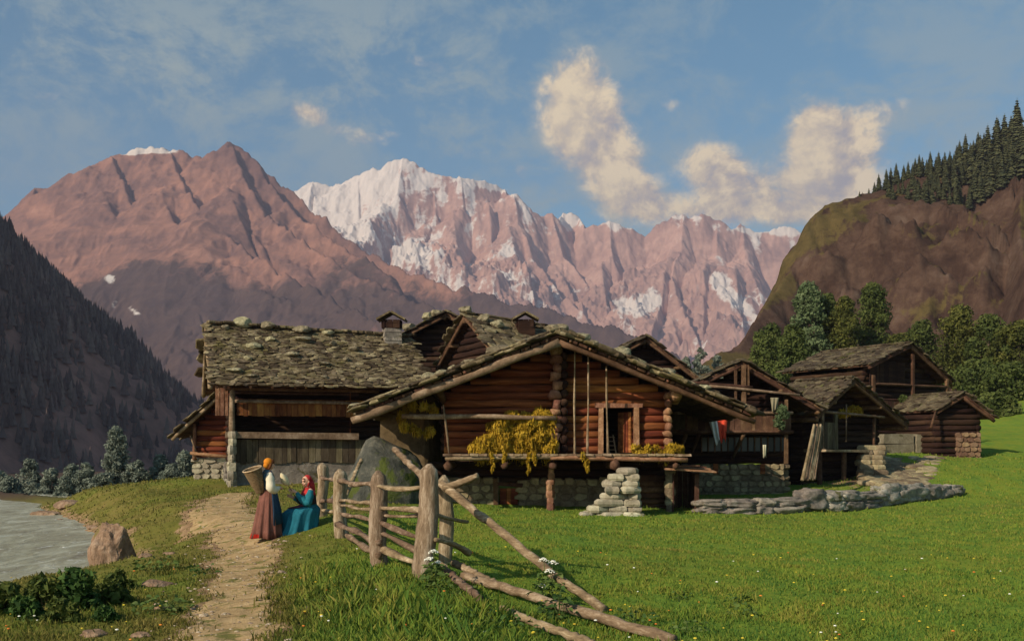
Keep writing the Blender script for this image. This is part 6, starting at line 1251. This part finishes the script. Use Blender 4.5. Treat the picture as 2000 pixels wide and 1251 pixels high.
def broad_leaf(m, base, d, L_, w, r, droop=.4):
    d = nrm(d); sd = nrm(np.cross(d, nrm((r.normal()*.8, r.normal()*.8, .7)))); up_ = np.cross(sd, d); P = []; 
    for t, ww in ((0, .08), (.25, .75), (.5, 1.), (.75, .72), (1, .05)):
        c = base+d*L_*t-np.array([0, 0, droop*L_*t*t]); P += [c-sd*w*ww*.5+up_*.12*w*ww, c, c+sd*w*ww*.5+up_*.12*w*ww]
    Fs = [(j*3+i, j*3+i+1, j*3+i+4, j*3+i+3) for j in range(4) for i in range(2)]; m.add(P, Fs, r.rand())
M_WD = leaf_mat('weed_leaves_dark', [(.022, .05, .014, 1), (.06, .115, .025, 1), (.14, .19, .045, 1)], sc=3); M_WL = leaf_mat('weed_leaves_light', [(.05, .09, .02, 1), (.11, .16, .035, 1), (.19, .24, .08, 1)], sc=3)
M_STEM = rough_mat('green_stem', [(.04, .07, .015, 1), (.08, .11, .03, 1), (.12, .14, .05, 1)], 8, varamt=.3)
def gp(px, py, Y=None):
    """ground point seen at px, py"""
    if Y is None:
        Y = 12.
        for _ in range(12): Y = Y*.4+.6*(CZ-h1((px-1000)/F*Y, Y))*F/(py-HY)
    x = (px-1000)/F*Y; return np.array([x, Y, h1(x, Y)])
def umbel(label, bpx, bpy, heads, seed):
    c = gp(bpx, bpy); r = RNG(seed); root = thing('umbel_plant', label, 'flower plant', tuple(c), 'white umbels by the fallen poles'); lm = MB(seed)
    for hx, hy in heads:
        t = W(hx, hy, c[1]+r.uniform(-.08, .08)); m = MB(seed+1); mid = (c+t)/2+[r.uniform(-.03, .03), 0, .02]; m.tube([c, mid, t], [.006, .005, .004], 6)
        hd = MB(seed+2)
        for k in range(46):
            a = r.rand()*6.28; q = math.sqrt(r.rand())*.06; s = r.uniform(.006, .011); V, Fs = ico(0); hd.add(V*[s, s, s*.7]+t+[q*math.cos(a), q*math.sin(a), r.uniform(.012, .026)-q*q*10], Fs)
            if k % 6 == 0: m.tube([t-[0, 0, .03], t+[q*math.cos(a), q*math.sin(a), .01-q*q*6]], .002, 4)
        m.build('stem', M_STEM, root, True); hd.build('flower_head', PET['white'], root)
        for k in range(5): s = r.uniform(.15, .8); p = c*(1-s)+t*s; broad_leaf(lm, p, (r.normal(), r.normal(), .3), r.uniform(.05, .1), .04, r)
    for k in range(60): broad_leaf(lm, c+[r.uniform(-.14, .14), r.uniform(-.08, .08), r.uniform(.03, .34)], (r.normal(), r.normal(), .5), r.uniform(.07, .13), .05, r)
    lm.build('leaves', M_WL, root)
umbel('plant with three white umbels at the foot of the tallest fence post', 850, 1150, [(846, 1076), (839, 1090), (854, 1098)], 1)
umbel('plant with white umbels just behind the long leaning pole', 1078, 1172, [(1062, 1092), (1080, 1097), (1073, 1114)], 2)
umbel('plant with one white umbel where the leaning pole meets the fallen ones', 1060, 1182, [(1057, 1142)], 3)
def weed(label, px, py, n, size, mat, seed, spread, height, name='leafy_weed', cat='plant', group='leafy weeds in the foreground'):
    c = gp(px, py); r = RNG(seed); size *= 1.35; spread *= 1.5; height = height*1.6+.06; n = int(n*1.3); root = thing(name, label, cat, tuple(c), group); m = MB(seed); st = MB(seed)
    for k in range(n):
        a = r.rand()*6.28; q = math.sqrt(r.rand())*spread; b = c+[q*math.cos(a), q*math.sin(a), r.rand()*height*(1-.5*q/spread)]; broad_leaf(m, b, (math.cos(a)+r.normal()*.5, math.sin(a)+r.normal()*.5, r.uniform(.0, .6)), size*r.uniform(.6, 1.3), size*.7*r.uniform(.7, 1.2), r, .35)
        if k % 5 == 0: st.tube([c, (c+b)/2+[0, 0, .02], b], .0035, 5)
    m.build('leaves', mat, root); st.build('stems', M_STEM, root)
for a in [('dark round-leaved weed on the longest fallen pole', 1092, 1212, 60, .06, M_WD, 41, .13, .22), ('dark clover-like weed at the bottom centre', 912, 1228, 34, .05, M_WD, 42, .12, .10), ('dark weed beside the half-buried pole', 1000, 1240, 40, .055, M_WD, 43, .16, .12), ('second dark clover-like weed right of the first', 956, 1222, 20, .045, M_WD, 44, .08, .08),
          ('dark leafy weed near the tip of the longest fallen pole', 1240, 1222, 36, .05, M_WD, 45, .14, .14), ('small dark weed standing alone in the meadow foreground', 1330, 1172, 16, .04, M_WD, 46, .08, .09), ('dark weed in the meadow by the bottom edge', 1440, 1180, 22, .045, M_WD, 47, .12, .08), ('pale-leaved weed close to the dark one in the meadow', 1455, 1205, 22, .05, M_WL, 48, .12, .08),
          ('leafy weed at the bottom right of the meadow', 1345, 1235, 26, .05, M_WL, 49, .14, .08), ('light green leafy weed at the foot of the fence in the tall grass', 885, 1165, 40, .05, M_WL, 50, .16, .16), ('bright round-leaved weed right of the dark bushes', 318, 1192, 60, .06, M_WL, 51, .22, .10), ('pale big-leaved weed in front of the dark bushes', 190, 1172, 26, .075, M_WL, 52, .26, .16),
          ('yellow-green leafy tussock right of the river boulder', 306, 1112, 46, .07, M_WL, 53, .24, .16), ('olive leafy weed by the left edge of the path', 400, 1118, 26, .05, M_WD, 54, .2, .08)]: weed(*a)
def pebbles():
    r = RNG(77); m = MB(77); k = 0
    while k < 900:
        t = r.rand(); i = min(int(t*9), 8); q = t*9-i; p = _path[i]*(1-q)+_path[i+1]*q+r.normal(size=2)*[.55, .5]
        if p[1] < 8: k += 1; continue
        s = r.uniform(.008, .03)*(1+1.2*(r.rand() < .06)); V, Fs = ico(0); m.add(V*[s, s*.8, s*.5]+[p[0], p[1], h1(*p)+s*.15], Fs); k += 1
    tag(m.build('path_pebbles', rough_mat('pebble_stone', [(.16, .11, .07, 1), (.34, .26, .18, 1), (.55, .46, .36, 1)], 9, varamt=.7)), 'small loose pebbles on the worn path', 'pebbles', kind='stuff')
pebbles()
def bush(label, px, py, top, hw, seed, mat, n=26, leaf=.035):
    c = gp(px, py); Y = c[1]; r = RNG(seed); root = thing('low_bush', label, 'bush', tuple(c), 'dark bushes at the lower left'); h = (py-top)*Y/F; w = hw*Y/F
    cen = []; rad = []
    for k in range(n): t = r.rand(); a = r.rand()*6.28; q = w*math.sqrt(r.rand())*(1-.5*t); cen.append([c[0]+q*math.cos(a), c[1]+.7*q*math.sin(a), c[2]+h*(.1+.8*t*(1-.45*q/w))]); rad.append(r.uniform(.06, .12)*(h/.45))
    V, Fs, var = leaf_cloud(r, np.array(cen), np.array(rad), 46, leaf*1.35, flat=.9); mkobj('foliage', V-ORG[root.name], Fs, mat, root, False, var); m = MB(seed)
    for k in range(7): m.tube([c, (c+cen[k])/2, cen[k]], [.012, .008, .004], 5)
    m.build('twigs', BARK, root, True)
M_BD = leaf_mat('bush_leaves', [(.035, .055, .014, 1), (.095, .12, .025, 1), (.22, .22, .05, 1)], sc=2.5)
for a in [('tallest dark bush of the clump, its tip standing up against the water', 150, 1190, 1098, 36, 61, M_WD), ('wide dark bush between the water and the tallest bush', 85, 1195, 1120, 44, 62, M_BD), ('dark bush cut by the left edge of the view', 5, 1200, 1132, 34, 63, M_BD), ('low dark bush spreading right of the tallest one', 215, 1180, 1128, 42, 64, M_BD),
          ('small dark bush in front of the wide one', 120, 1215, 1165, 34, 65, M_BD), ('little dark bush just in front of the river boulder', 232, 1150, 1112, 30, 66, M_BD), ('smallest dark bush at the front of the clump, on the open turf', 205, 1212, 1182, 22, 67, M_WD), ('dark bush low in the left corner of the clump', 48, 1212, 1160, 34, 68, M_WD)]: bush(*a)
# ------------------------------------------------------------------ the air
def haze():
    m = bpy.data.materials.new('air'); t = NT(m)
    v = t.n('ShaderNodeVolumePrincipled', ins={'Color': (.56, .56, .76, 1), 'Density': HAZE, 'Anisotropy': .0}).outputs[0]; t.out(None, v)
    x0, x1, y0, y1, z0, z1 = -15500, 15500, -60, 6900, -520, 1800
    b = MB(); b.add([(x, y, z) for z in (z0, z1) for x, y in ((x0, y0), (x1, y0), (x1, y1), (x0, y1))], MB.BF); tag(b.build('haze', m), kind='stuff')
haze()
